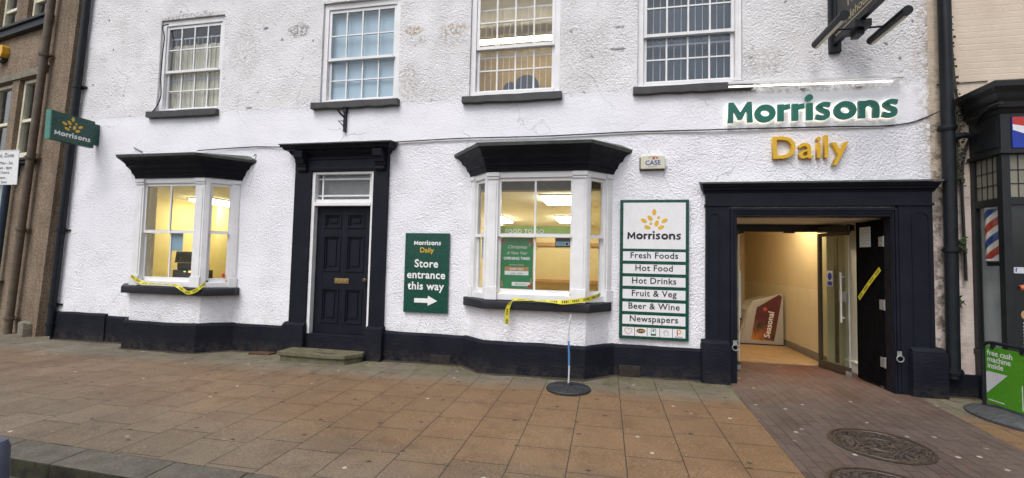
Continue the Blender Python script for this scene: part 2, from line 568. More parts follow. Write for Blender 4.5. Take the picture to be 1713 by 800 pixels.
roughcast(); slabs(); brown_roughcast(); cream_brick(); black_paint(); plinth_paint(); old_white(); pole_stripes(); tape_mat(); manhole_mat(); fruit_panel()
block_paving('brick_blocks', (0.088, 0.064, 0.053), (0.115, 0.082, 0.066))
block_paving('passage_blocks', (0.115, 0.062, 0.045), (0.080, 0.050, 0.040), 0.1)
stone('granite_kerb', (0.076, 0.066, 0.056), (0.122, 0.109, 0.094), 0.30, (0.09, 0.095, 0.055), 6.0, 0.004)
stone('kerb_grime', (0.012, 0.010, 0.008), (0.03, 0.025, 0.02), 0.2)
stone('road_asphalt', (0.045, 0.044, 0.042), (0.06, 0.058, 0.055), 0.3, (0.10, 0.09, 0.05), 5.0, 0.006)
stone('step_stone', (0.115, 0.100, 0.072), (0.185, 0.162, 0.118), 0.75, (0.080, 0.084, 0.026), 9.0, 0.012)
stone('red_tile', (0.070, 0.030, 0.022), (0.10, 0.045, 0.032), 0.3)
stone('air_brick_clay', (0.020, 0.017, 0.016), (0.045, 0.035, 0.030), 0.0)
stone('grey_stone', (0.17, 0.155, 0.13), (0.27, 0.24, 0.20), 0.4)
plain('cream_paint', (0.74, 0.69, 0.54), 0.45)
plain('sill_dark', (0.045, 0.045, 0.048), 0.6, 0.2, bump=0.002)
plain('sill_black', (0.011, 0.0125, 0.019), 0.55, 0.2, bump=0.002)
plain('black_iron', (0.012, 0.014, 0.019), 0.48, 0.25, spec=0.35)
plain('pipe_black', (0.009, 0.012, 0.016), 0.45, 0.35, spec=0.3)
plain('pipe_blue', (0.022, 0.040, 0.070), 0.4, 0.2)
plain('pipe_brown', (0.120, 0.092, 0.066), 0.6, 0.25, bump=0.002)
plain('cable_black', (0.015, 0.015, 0.016), 0.6)
plain('cable_white', (0.60, 0.60, 0.60), 0.6)
plain('lead_sheet', (0.075, 0.085, 0.075), 0.65, 0.35)
plain('sign_green', (0.004, 0.060, 0.042), 0.3, 0.08)
plain('sign_green_edge', (0.05, 0.20, 0.155), 0.35, 0.06)
plain('letter_green', (0.006, 0.135, 0.098), 0.35, 0.06)
plain('letter_green_side', (0.004, 0.065, 0.048), 0.4, 0.06)
plain('letter_yellow', (0.68, 0.40, 0.012), 0.4, 0.06)
plain('sign_white', (0.76, 0.76, 0.78), 0.3, 0.03)
plain('ink_white', (0.82, 0.82, 0.82), 0.4, 0.02)
plain('ink_black', (0.012, 0.014, 0.018), 0.4, 0.05)
plain('ink_green', (0.004, 0.050, 0.035), 0.4, 0.05)
plain('ink_grey', (0.40, 0.38, 0.36), 0.5, 0.05)
plain('ink_yellow', (0.70, 0.42, 0.03), 0.4, 0.04)
plain('ink_gold', (0.55, 0.46, 0.25), 0.4, 0.25, 40)
plain('ink_red', (0.45, 0.03, 0.03), 0.4, 0.05)
plain('ink_pink', (0.55, 0.30, 0.28), 0.5, 0.05)
plain('box_cream', (0.62, 0.60, 0.48), 0.4, 0.05)
plain('box_yellow', (0.70, 0.38, 0.02), 0.4, 0.06)
plain('brass', (0.30, 0.21, 0.09), 0.4, 0.3, 30, metal=0.6)
plain('steel', (0.72, 0.72, 0.72), 0.4, 0.08, metal=0.35)
plain('galvanised', (0.30, 0.30, 0.30), 0.45, 0.25, 30, metal=0.4)
plain('bronze_frame', (0.060, 0.042, 0.028), 0.4, 0.15)
plain('old_black_timber', (0.004, 0.004, 0.0045), 0.85, 0.5, 14, bump=0.003, spec=0.06)
plain('cream_wall', (0.74, 0.66, 0.46), 0.8, 0.05, 3)
plain('warm_wall', (0.74, 0.63, 0.31), 0.8, 0.05, 3)
plain('corridor_wall', (0.66, 0.55, 0.36), 0.8, 0.04, 3)
plain('corridor_wall_lower', (0.70, 0.62, 0.45), 0.7, 0.04, 3)
plain('passage_white', (0.80, 0.80, 0.79), 0.55, 0.06, 4)
plain('ceiling_white', (0.80, 0.78, 0.70), 0.8, 0.05, 4)
plain('oak_floor', (0.38, 0.25, 0.13), 0.45, 0.15, 5)
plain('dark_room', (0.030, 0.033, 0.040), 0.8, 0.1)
plain('grey_room', (0.22, 0.20, 0.18), 0.8, 0.1)
plain('office_wall', (0.42, 0.33, 0.20), 0.8, 0.08)
plain('blind_beige', (0.88, 0.76, 0.54), 0.7, 0.15, 3)
plain('blind_blue', (0.62, 0.76, 0.84), 0.6, 0.05, 4)
plain('reflection_slate', (0.10, 0.125, 0.165), 0.6, 0.08, 4)  # slate tone imitates sky reflected in window panes
plain('paper_blue', (0.32, 0.52, 0.66), 0.6, 0.06)
plain('paper_white', (0.55, 0.62, 0.66), 0.6, 0.06)
plain('poster_green', (0.035, 0.215, 0.085), 0.4, 0.08)
plain('poster_lime', (0.30, 0.42, 0.07), 0.5, 0.12)
plain('poster_tan', (0.50, 0.26, 0.10), 0.5, 0.05)
plain('card_board', (0.74, 0.60, 0.30), 0.7, 0.06, 2)
plain('bin_grey', (0.40, 0.38, 0.36), 0.5, 0.06)
plain('chair_blue', (0.10, 0.12, 0.18), 0.8, 0.08)
plain('till_plastic', (0.060, 0.055, 0.048), 0.45, 0.2)
plain('rubber_base', (0.022, 0.024, 0.028), 0.6, 0.3, 20, bump=0.002)
plain('rubber_grey', (0.060, 0.062, 0.066), 0.7, 0.3, 20, bump=0.002)
plain('panel_green', (0.075, 0.30, 0.018), 0.3, 0.05)
plain('panel_grey', (0.62, 0.62, 0.66), 0.35, 0.04)
plain('panel_blue', (0.012, 0.035, 0.33), 0.3, 0.08)
plain('panel_red', (0.50, 0.035, 0.025), 0.3, 0.06)
plain('panel_white', (0.72, 0.74, 0.78), 0.3, 0.05)
plain('shop_dark', (0.010, 0.0125, 0.014), 0.42, 0.3)
plain('frosted', (0.36, 0.40, 0.41), 0.35, 0.15, 3)
plain('leaded_glass', (0.20, 0.19, 0.15), 0.3, 0.3, 2.0)
plain('post_blue_grey', (0.10, 0.105, 0.16), 0.5, 0.1)
plain('fern_green', (0.035, 0.065, 0.018), 0.7, 0.35, 20)
plain('dry_stem', (0.05, 0.045, 0.03), 0.8, 0.3, 20)
plain('dark_brown', (0.035, 0.026, 0.018), 0.9, 0.3, 20)
plain('roof_slate', (0.05, 0.055, 0.065), 0.6, 0.25, 3)
plain('sausage', (0.48, 0.13, 0.06), 0.4, 0.2, 12)
plain('bread', (0.52, 0.32, 0.16), 0.5, 0.2, 12)
plain('rope_white', (0.55, 0.57, 0.60), 0.6, 0.1)
plain('sleeve_blue', (0.08, 0.22, 0.48), 0.5, 0.1)
plain('screen_dark', (0.05, 0.045, 0.03), 0.25, 0.2)
emit('lamp_panel', (1.0, 0.92, 0.64), 17.0)
emit('lamp_panel_shop', (1.0, 0.94, 0.76), 19.0)
emit('lamp_tube', (1.0, 0.97, 0.90), 1.5)
emit('lamp_office', (1.0, 0.88, 0.66), 20.0)
emit('lamp_corridor', (1.0, 0.80, 0.50), 85.0)
emit('letter_glow', (1.0, 0.95, 0.75), 1.4)
emit('led_orange', (1.0, 0.35, 0.05), 3.0)
emit('led_green', (0.3, 1.0, 0.1), 1.5)
glass('window_glass', (0.96, 0.97, 0.97), 1.1)
glass('old_glass', (0.90, 0.93, 0.95), 1.6, 0.02)
glass('door_glass', (0.80, 0.86, 0.83), 1.6)
M = MATS

# ------------------------------------------------------------------ mesh helpers
ORIGIN = {}


def thing(name, label, cat, loc=(0, 0, 0), group=None):
    o = bpy.data.objects.new(name, None)
    o.empty_display_size = 0.1
    o.location = loc
    COL.objects.link(o)
    o['label'] = label
    o['category'] = cat
    if group:
        o['group'] = group
    ORIGIN[o] = Vector(loc)
    return o


def tag(o, label, cat, group=None):
    o['label'] = label
    o['category'] = cat
    if group:
        o['group'] = group
    return o


class MB:
    def __init__(s):
        s.v, s.f, s.mi, s.uv = [], [], [], {}
        s.cur = 0

    def mat(s, i):
        s.cur = i
        return s

    def face(s, pts):
        b = len(s.v)
        s.v += [Vector(p) for p in pts]
        s.f.append(list(range(b, b + len(pts))))
        s.mi.append(s.cur)
        return len(s.f) - 1

    def box(s, x0, x1, y0, y1, z0, z1):
        return s.hexa([(x0, y0), (x1, y0), (x1, y1), (x0, y1)], z0, z1)

    def hexa(s, plan, z0, z1):
        """vertical prism over a plan polygon; z0/z1 numbers or functions of (x, y)"""
        a = z0 if callable(z0) else (lambda x, y: z0)
        c = z1 if callable(z1) else (lambda x, y: z1)
        n = len(plan)
        b = len(s.v)
        s.v += [Vector((x, y, a(x, y))) for x, y in plan] + [Vector((x, y, c(x, y))) for x, y in plan]
        fs = [list(range(b + n - 1, b - 1, -1)), list(range(b + n, b + 2 * n))]
        for i in range(n):
            j = (i + 1) % n
            fs.append([b + i, b + j, b + n + j, b + n + i])
        s.f += fs
        s.mi += [s.cur] * len(fs)
        return s

    def prism(s, pts, o, u, v, n, d0, d1):
        """polygon pts (2D) in frame o,u,v pushed along n from d0 to d1"""
        o, u, v, n = Vector(o), Vector(u), Vector(v), Vector(n)
        k = len(pts)
        b = len(s.v)
        s.v += [o + u * p[0] + v * p[1] + n * d0 for p in pts] + [o + u * p[0] + v * p[1] + n * d1 for p in pts]
        fs = [list(range(b + k - 1, b - 1, -1)), list(range(b + k, b + 2 * k))]
        for i in range(k):
            j = (i + 1) % k
            fs.append([b + i, b + j, b + k + j, b + k + i])
        s.f += fs
        s.mi += [s.cur] * len(fs)
        return s

    def obox(s, o, u, v, n, u0, u1, v0, v1, d0, d1):
        return s.prism([(u0, v0), (u1, v0), (u1, v1), (u0, v1)], o, u, v, n, d0, d1)

    def tube(s, path, r, seg=10, cap=True):
        path = [Vector(p) for p in path]
        rs = r if isinstance(r, (list, tuple)) else [r] * len(path)
        rings = []
        up = Vector((0, 0, 1))
        prev = None
        for i, p in enumerate(path):
            d = (path[min(i + 1, len(path) - 1)] - path[max(i - 1, 0)]).normalized()
            if prev is None:
                a = d.cross(up)
                if a.length < 0.05:
                    a = d.cross(Vector((1, 0, 0)))
            else:
                a = prev - d * prev.dot(d)
            a.normalize()
            prev = a
            c = d.cross(a)
            b = len(s.v)
            for k in range(seg):
                t = 2 * math.pi * k / seg
                s.v.append(p + (a * math.cos(t) + c * math.sin(t)) * rs[i])
            rings.append(b)
        for i in range(len(rings) - 1):
            for k in range(seg):
                k2 = (k + 1) % seg
                s.f.append([rings[i] + k, rings[i] + k2, rings[i + 1] + k2, rings[i + 1] + k])
                s.mi.append(s.cur)
        if cap:
            s.f.append([rings[0] + k for k in range(seg - 1, -1, -1)])
            s.f.append([rings[-1] + k for k in range(seg)])
            s.mi += [s.cur] * 2
        return s

    def lathe(s, c, prof, seg=24, axis='Z', sx=1.0, sy=1.0):
        """profile of (radius, height) pairs turned round a vertical axis"""
        c = Vector(c)
        rings = []
        for r, h in prof:
            b = len(s.v)
            for k in range(seg):
                t = 2 * math.pi * k / seg
                p = Vector((r * sx * math.cos(t), r * sy * math.sin(t), h))
                if axis == 'Y':
                    p = Vector((p.x, -h, p.y))
                s.v.append(c + p)
            rings.append(b)
        for i in range(len(rings) - 1):
            for k in range(seg):
                k2 = (k + 1) % seg
                s.f.append([rings[i] + k, rings[i] + k2, rings[i + 1] + k2, rings[i + 1] + k])
                s.mi.append(s.cur)
        s.f.append([rings[0] + k for k in range(seg - 1, -1, -1)])
        s.f.append([rings[-1] + k for k in range(seg)])
        s.mi += [s.cur] * 2
        return s

    def ribbon(s, pts, w, o, u, v, n, d0, d1, closed=False):
        """a stroke of width w along 2D points, pushed out from d0 to d1 (letter strokes)"""
        P = [Vector((p[0], p[1])) for p in pts]
        k = len(P)
        ws = w if isinstance(w, (list, tuple)) else [w] * k
        L, Rr = [], []
        for i in range(k):
            if closed:
                d = P[(i + 1) % k] - P[i - 1]
            else:
                d = P[min(i + 1, k - 1)] - P[max(i - 1, 0)]
            d.normalize()
            nn = Vector((-d.y, d.x))
            L.append(P[i] + nn * ws[i] / 2)
            Rr.append(P[i] - nn * ws[i] / 2)
        o, u, v, n = Vector(o), Vector(u), Vector(v), Vector(n)
        b = len(s.v)
        for i in range(k):
            for q, d in ((L[i], d0), (Rr[i], d0), (Rr[i], d1), (L[i], d1)):
                s.v.append(o + u * q.x + v * q.y + n * d)
        rng = range(k if closed else k - 1)
        for i in rng:
            a, c = b + 4 * i, b + 4 * ((i + 1) % k)
            for e in range(4):
                e2 = (e + 1) % 4
                s.f.append([a + e, a + e2, c + e2, c + e])
                s.mi.append(s.cur)
        if not closed:
            s.f.append([b + 3, b + 2, b + 1, b])
            a = b + 4 * (k - 1)
            s.f.append([a, a + 1, a + 2, a + 3])
            s.mi += [s.cur] * 2
        return s

    def strip(s, path, width_dir, w):
        """a flat band along path (tape), with uv along its length"""
        path = [Vector(p) for p in path]
        run = 0.0
        b = len(s.v)
        wd = width_dir if isinstance(width_dir, list) else [width_dir] * len(path)
        for i, p in enumerate(path):
            if i:
                run += (p - path[i - 1]).length
            d = Vector(wd[i]).normalized() * w / 2
            s.uv[len(s.v)] = (run, 0.0)
            s.v.append(p - d)
            s.uv[len(s.v)] = (run, 1.0)
            s.v.append(p + d)
        for i in range(len(path) - 1):
            s.f.append([b + 2 * i, b + 2 * i + 2, b + 2 * i + 3, b + 2 * i + 1])
            s.mi.append(s.cur)
        return s

    def build(s, name, mats, parent=None, bevel=0.0, smooth=False, thick=0.0):
        if not isinstance(mats, (list, tuple)):
            mats = [mats]
        off = ORIGIN.get(parent, Vector((0, 0, 0))) if parent is not None else None
        if off is None:
            off = sum(s.v, Vector()) / len(s.v)
            off.z = min(p.z for p in s.v)
        me = bpy.data.meshes.new(name)
        me.from_pydata([p - off for p in s.v], [], s.f)
        for m in mats:
            me.materials.append(MATS[m] if isinstance(m, str) else m)
        for p, i in zip(me.polygons, s.mi):
            p.material_index = i
        if s.uv:
            uvl = me.uv_layers.new(name='UVMap')
            for lp in me.loops:
                uvl.data[lp.index].uv = s.uv.get(lp.vertex_index, (0, 0))
        bm = bmesh.new()
        bm.from_mesh(me)
        if not s.uv:
            bmesh.ops.recalc_face_normals(bm, faces=bm.faces)
        if bevel:
            ed = [e for e in bm.edges if len(e.link_faces) == 2 and e.calc_face_angle(0) > 0.5]
            bmesh.ops.bevel(bm, geom=ed, offset=bevel, segments=2, affect='EDGES', profile=0.6, clamp_overlap=True)
        big = [f for f in bm.faces if len(f.verts) > 4]
        if big:
            bmesh.ops.triangulate(bm, faces=big)
        bm.to_mesh(me)
        bm.free()
        if smooth:
            for p in me.polygons:
                p.use_smooth = True
            me.set_sharp_from_angle(angle=R(40))
        o = bpy.data.objects.new(name, me)
        COL.objects.link(o)
        if thick:
            md = o.modifiers.new('thickness', 'SOLIDIFY')
            md.thickness = thick
            md.offset = 0
        if parent is not None:
            o.parent = parent
            ORIGIN[o] = off
        else:
            o.location = off
            ORIGIN[o] = off
        return o


X, Y_, Z = Vector((1, 0, 0)), Vector((0, 1, 0)), Vector((0, 0, 1))
OUT = Vector((0, -1, 0))


def txt(body, o, u, v, n, mat, parent, size=None, width=None, name='lettering', align='CENTER', bold=0.0, depth=0.002, spacing=1.0, shear=0.0, lines=1.0):
    """flat lettering as a mesh: baseline origin o, running along u, up v, facing n"""
    c = bpy.data.curves.new('txt', 'FONT')
    c.body = body
    c.align_x = align
    c.offset = bold
    c.size = 1.0
    c.space_character = spacing
    c.space_line = lines
    c.shear = shear
    c.resolution_u = 3
    t = bpy.data.objects.new('txt', c)
    COL.objects.link(t)
    dg = bpy.context.evaluated_depsgraph_get()
    dg.update()
    me = bpy.data.meshes.new_from_object(t.evaluated_get(dg))
    bpy.data.objects.remove(t)
    bpy.data.curves.remove(c)
    xs = [q.co.x for q in me.vertices]
    k = size if size else width / (max(xs) - min(xs))
    o, u, v, n = Vector(o), Vector(u), Vector(v), Vector(n)
    off = ORIGIN[parent]
    for q in me.vertices:
        q.co = o + u * (q.co.x * k) + v * (q.co.y * k) + n * depth - off
    me.materials.clear()
    me.materials.append(MATS[mat])
    ob = bpy.data.objects.new(name, me)
    me.name = name
    COL.objects.link(ob)
    ob.parent = parent
    ORIGIN[ob] = off
    return ob


def arc(cx, cy, rx, ry, a0, a1, k=14):
    return [(cx + rx * math.cos(R(a0 + (a1 - a0) * i / k)), cy + ry * math.sin(R(a0 + (a1 - a0) * i / k))) for i in range(k + 1)]


def spline(pts, k=8):
    out = []
    n = len(pts)
    for i in range(n - 1):
        p0, p1, p2, p3 = pts[max(i - 1, 0)], pts[i], pts[i + 1], pts[min(i + 2, n - 1)]
        for j in range(k):
            t = j / k
            out.append(tuple(0.5 * ((2 * b) + (-a + c) * t + (2 * a - 5 * b + 4 * c - d) * t * t + (-a + 3 * b - 3 * c + d) * t ** 3)
                             for a, b, c, d in zip(p0, p1, p2, p3)))
    out.append(tuple(pts[-1]))
    return out


def bold_word(kinds, gap=0.105, wt=0.335):
    """stroke letters of x-height 1: list of (x offset, strokes); a stroke is (points, width, closed)"""
    res, x = [], 0.0
    for k in kinds:
        st = []
        if k == 'M':
            w = 1.42
            st = [('poly', [(0, 0), (0.06, 1.25), (0.32, 1.25), (w / 2, 0.62), (w - 0.32, 1.25), (w - 0.06, 1.25), (w, 0), (w - 0.30, 0), (w - 0.335, 0.74),
                            (w / 2 + 0.10, 0.18), (w / 2 - 0.10, 0.18), (0.335, 0.74), (0.30, 0)])]
        elif k == 'o':
            w = 1.18
            st = [('ring', arc(w / 2, 0.5, w / 2 - wt / 2, 0.535 - wt / 2, 0, 360, 32)[:-1], wt)]
        elif k == 'r':
            w = 0.68
            st = [('line', [(wt / 2, 0), (wt / 2, 1.0)], wt), ('line', [(wt / 2, 0.45), (wt / 2 + 0.05, 0.68), (0.42, 0.83), (w, 0.865)], [0.2, 0.25, 0.29, 0.30])]
        elif k == 'i':
            w = wt
            st = [('line', [(wt / 2, 0), (wt / 2, 1.0)], wt)]
        elif k == 'n':
            w = 1.06
            st = [('line', [(wt / 2, 0), (wt / 2, 1.0)], wt), ('line', [(wt / 2, 0.55)] + arc(0.56, 0.58, 0.345, 0.29, 150, 0, 12) + [(w - wt / 2, 0)], wt * 0.98)]
        elif k == 's':
            w = 0.92
            st = [('line', spline([(0.82, 0.86), (0.50, 0.91), (0.22, 0.76), (0.42, 0.55), (0.66, 0.40), (0.62, 0.16), (0.36, 0.11), (0.06, 0.19)], 6), 0.265)]
        res.append((x, st, k, w))
        x += w + gap
    return res, x - gap


def put_letter(mb, ent, o, u, v, n, s, d0, d1):
    x, st, k, w = ent
    e = 0
    for q in st:
        p = [((a + x) * s, b * s) for a, b in q[1]]
        dd = d1 + e * 0.0006
        if q[0] == 'poly':
            mb.prism(p, o, u, v, n, d0, dd)
        else:
            ww = [a * s for a in q[2]] if isinstance(q[2], list) else q[2] * s
            mb.ribbon(p, ww, o, u, v, n, d0 + e * 0.0003, dd, q[0] == 'ring')
        e += 1


def logo_word(o, u, v, n, width, mat, parent, depth=0.002, dotmat=None):
    ents, tot = bold_word('Morrisons')
    s = width / tot
    o = Vector(o) - Vector(u) * width / 2
    mb = MB()
    for e in ents:
        put_letter(mb, e, o, u, v, n, s, 0.0005, depth)
        if e[2] == 'i':
            mb2 = MB()
            c = ((e[0] + 0.155) * s, 1.30 * s)
            (mb if dotmat is None else mb2).prism(arc(c[0], c[1], 0.19 * s, 0.19 * s, 0, 360, 16)[:-1], o, u, v, n, 0.0005, depth)
            if dotmat is not None:
                mb2.build('emblem_dot', dotmat, parent)
    return mb.build('lettering', mat, parent)


LEAVES = [(0, 4.0, 0, 1), (-0.95, 2.6, 40, 1), (-2.35, 2.0, 62, 1), (2.35, 2.0, -62, 1), (0.55, 1.35, -20, 1), (-1.55, 0.42, 68, 1), (1.55, 0.42, -68, 1)]


def logo_leaves(o, u, v, n, s, mat, parent, depth=0.002):
    """the yellow spray of leaves: o at the dot of the i, s = unit size"""
    mb = MB()
    for cx, cy, a, k in LEAVES:
        L, Wd = 0.78, 0.47
        pts = []
        for i in range(12):
            t = i / 12 * 2 * math.pi
            px = Wd * math.sin(t) * (1 - 0.15 * math.cos(t) ** 2)
            py = L * math.cos(t)
            ca, sa = math.cos(R(a)), math.sin(R(a))
            pts.append(((cx + px * ca - py * sa) * s, (cy + px * sa + py * ca) * s))
        mb.prism(pts, o, u, v, n, 0.0005, depth)
    for cx, cy in ((1.0, 2.75), (-0.75, 1.25)):
        mb.prism(arc(cx * s, cy * s, 0.34 * s, 0.34 * s, 0, 360, 12)[:-1], o, u, v, n, 0.0005, depth)
    return mb.build('leaf_emblem', mat, parent)


# ------------------------------------------------------------------ ground
def structure(o):
    o['kind'] = 'structure'
    return o




def yk(x):
    return -3.60 - 0.032 * (x + 4.4)


mb = MB()
mb.box(-70, 70, -60, -2.2, -0.35, -0.16)
for f in ():
    pass
structure(mb.build('road', 'road_asphalt'))
mb = MB()
mb.hexa([(-40, yk(-40) + .275), (40, yk(40) + .275), (40, 0.9), (-40, 0.9)], -0.34, gz)
structure(mb.build('pavement', 'concrete_slabs'))
mb = MB()
mb.box(-70, 70, 0.9, 70, -0.35, -0.05)
structure(mb.build('ground', 'road_asphalt'))
mb = MB()
x = -40.3
while x < 40:
    L = 0.62 + random.random() * 0.25
    mb.hexa([(x, yk(x)), (x + L - 0.006, yk(x + L)), (x + L - 0.006, yk(x + L) + .27), (x, yk(x) + .27)], -0.345, lambda a, b: gz(a, b) + 0.003)
    x += L
kb = structure(mb.build('kerb', ['granite_kerb', 'kerb_grime'], bevel=0.012))
for p_ in kb.data.polygons:                       # the road face of the stones is black with dirt
    if p_.normal.y < -0.8:
        p_.material_index = 1
mb = MB()
pl = [(1.41, yk(1.4) + .28), (3.29, yk(3.3) + .28), (3.56, -0.02), (3.345, 0.06), (3.345, 0.6), (1.66, 0.6), (1.66, 0.06), (1.525, -0.02)]
mb.hexa(pl, lambda a, b: gz(a, b) - 0.03, lambda a, b: gz(a, b) + 0.004)
structure(mb.build('brick_paving', 'brick_blocks'))

# ------------------------------------------------------------------ the white shop building
shop = thing('shop_building', 'white roughcast shop building with black plinth, two black-topped bay windows and sash windows above', 'building', (-3, 0, 0.05))
K = 1.0095     # things set 6 cm behind the face of the wall
GZ0, GZ1 = (4.02 - 1.55) * K + 1.55, (5.43 - 1.55) * K + 1.55
WIN = [(-7.43 * K, -6.365 * K), (-4.305 * K, -3.215 * K), (-1.868 * K, -0.778 * K), (0.502 * K, 1.592 * K)]
OPEN = [(a - 0.115, b + 0.115, 3.965, GZ1 + 0.13) for a, b in WIN]
BAYS = [(-6.845, 0.675, 1.03), (-0.925, 0.68, 1.005)]     # centre, half front width, half width at the wall
OPEN += [(c - w + 0.04, c + w - 0.04, 0.98, 2.90) for c, f, w in BAYS]
OPEN.append((-4.51, -3.45, -0.1, 2.93))                    # front door
OPEN.append((1.60, 3.39, -0.1, 2.25))                      # passage


def wy(x, z):
    return (noise.noise(Vector((x * 0.9, z * 0.9, 3.1))) * 0.014 + noise.noise(Vector((x * 3.5, z * 3.5, 9.0))) * 0.006)


def lines(lo, hi, keys, step):
    ks = sorted(set([lo, hi] + [k for k in keys if lo < k < hi]))
    out = []
    for a, b in zip(ks[:-1], ks[1:]):
        n = max(1, round((b - a) / step))
        out += [a + (b - a) * i / n for i in range(n)]
    return out + [hi]


XL = -9.62
xs = lines(XL, 3.80, [o[0] for o in OPEN] + [o[1] for o in OPEN], 0.07)
zs = lines(-0.1, 7.6, [o[2] for o in OPEN] + [o[3] for o in OPEN], 0.07)


def skew(x, z):
    return x + 0.049 * z * max(0.0, min(1.0, (-8.6 - x) / 1.0))


mb = MB()
idx = {}


def wv(i, j):
    if (i, j) not in idx:
        idx[(i, j)] = len(mb.v)
        mb.v.append(Vector((skew(xs[i], zs[j]), wy(xs[i], zs[j]), zs[j])))
    return idx[(i, j)]


for i in range(len(xs) - 1):
    for j in range(len(zs) - 1):
        cx, cz = (xs[i] + xs[i + 1]) / 2, (zs[j] + zs[j + 1]) / 2
        if any(a < cx < b and c < cz < d for a, b, c, d in OPEN):
            continue
        mb.f.append([wv(i, j), wv(i + 1, j), wv(i + 1, j + 1), wv(i, j + 1)])
        mb.mi.append(0)
for a, b, c, d in OPEN:            # reveals
    dep = 0.30
    xi = [x for x in xs if a - 1e-6 <= x <= b + 1e-6]
    zi = [z for z in zs if c - 1e-6 <= z <= d + 1e-6]
    for zz in (c, d):
        for x0, x1 in zip(xi[:-1], xi[1:]):
            mb.face([(x0, wy(x0, zz), zz), (x1, wy(x1, zz), zz), (x1, dep, zz), (x0, dep, zz)])
    for xx in (a, b):
        for z0, z1 in zip(zi[:-1], zi[1:]):
            mb.face([(xx, wy(xx, z0), z0), (xx, wy(xx, z1), z1), (xx, dep, z1), (xx, dep, z0)])
# side walls, back
mb.face([(XL, 0, -0.1), (XL + 0.049 * 7.6, 0, 7.6), (XL + 0.37, 9, 7.6), (XL, 9, -0.1)])
mb.face([(3.80, 0, -0.1), (3.80, 9, -0.1), (3.80, 9, 7.6), (3.80, 0, 7.6)])
mb.face([(XL, 9, -0.1), (3.80, 9, -0.1), (3.80, 9, 7.6), (XL + 0.37, 9, 7.6)])
# roughcast aprons under the bays
for c, f, w in BAYS:
    pl = [(c - w + 0.03, 0.01), (c - f, -0.315), (c + f, -0.315), (c + w - 0.03, 0.01)]
    for (x0, y0), (x1, y1) in zip(pl[:-1], pl[1:]):
        n = max(2, round(math.hypot(x1 - x0, y1 - y0) / 0.07))
        for i in range(n):
            for j in range(9):
                q = []
                for a, b in ((i, j), (i + 1, j), (i + 1, j + 1), (i, j + 1)):
                    t = a / n
                    px, py, pz = x0 + (x1 - x0) * t, y0 + (y1 - y0) * t, 0.40 + 0.60 * b / 9
                    q.append((px, py + wy(px, pz) * 1.3, pz))
                mb.face(q)
mb.build('wall', 'white_roughcast', shop, smooth=True)

# roof out of the picture, closing the house
mb = MB()
mb.prism([(-0.35, 7.5), (4.5, 10.6), (9.3, 7.5), (4.5, 10.75)], (XL + 0.2, 0, 0), Y_, Z, X, 0, 13.5)
mb.hexa([(XL + 0.37, 0.0), (3.8, 0.0), (3.8, 9), (XL + 0.37, 9)], 7.45, 7.5)
mb.build('roof', 'roof_slate', shop)

# plinth, following the bays
mb = MB()


def plinth_run(pts, ztop, foot=None):
    """a black band with a weathered chamfer along plan points (its front line)"""
    pp = []
    for (x0, y0), (x1, y1) in zip(pts[:-1], pts[1:]):
        n = max(1, round(math.hypot(x1 - x0, y1 - y0) / 0.09))
        pp += [(x0 + (x1 - x0) * i / n, y0 + (y1 - y0) * i / n) for i in range(n)]
    pp.append(pts[-1])
    rows = []
    for k, (a, b) in enumerate(pp):
        jit = noise.noise(Vector((a * 2.3, b * 2.3, 5))) * 0.010
        zt = ztop + noise.noise(Vector((a * 1.7, 2, 1))) * 0.014
        rows.append([(a, b + jit, -0.05), (a, b + jit * 0.4, 0.26), (a, b + jit, zt - 0.035), (a, b + 0.022 + jit, zt - 0.008), (a, b + 0.075, zt + 0.006)])
    for r0, r1 in zip(rows[:-1], rows[1:]):
        for i in range(4):
            mb.face([r0[i], r1[i], r1[i + 1], r0[i + 1]])
    for r in (rows[0], rows[-1]):
        mb.face([r[0], r[1], r[2], r[3], r[4], (r[4][0], 0.1, r[4][2]), (r[0][0], 0.1, -0.05)])


c, f, w = BAYS[0]
plinth_run([(-9.55, -0.045), (-8.36, -0.05)], 0.50)
mb.build('plinth', 'black_masonry_paint', shop, smooth=True)
mb = MB()
plinth_run([(-8.36, -0.03), (c - w - 0.06, -0.035), (c - f - 0.05, -0.37), (c + f + 0.0, -0.37), (c + w + 0.02, -0.045), (-4.84, -0.05)], 0.475)
mb.build('plinth', 'black_masonry_paint', shop, smooth=True)
mb = MB()
c, f, w = BAYS[1]
plinth_run([(-3.24, -0.05), (c - w - 0.05, -0.05), (c - f - 0.04, -0.375), (c + f + 0.0, -0.375), (c + w + 0.04, -0.05), (1.26, -0.045)], 0.485)
mb.build('plinth', 'black_masonry_paint', shop, smooth=True)
for x0, x1, z0, z1 in ((-2.45, -2.15, 0.06, 0.19), (0.19, 0.46, 0.08, 0.22)):
    MB().box(x0, x1, -0.066, -0.03, z0, z1).build('air_brick', 'air_brick_clay', shop, bevel=0.006)


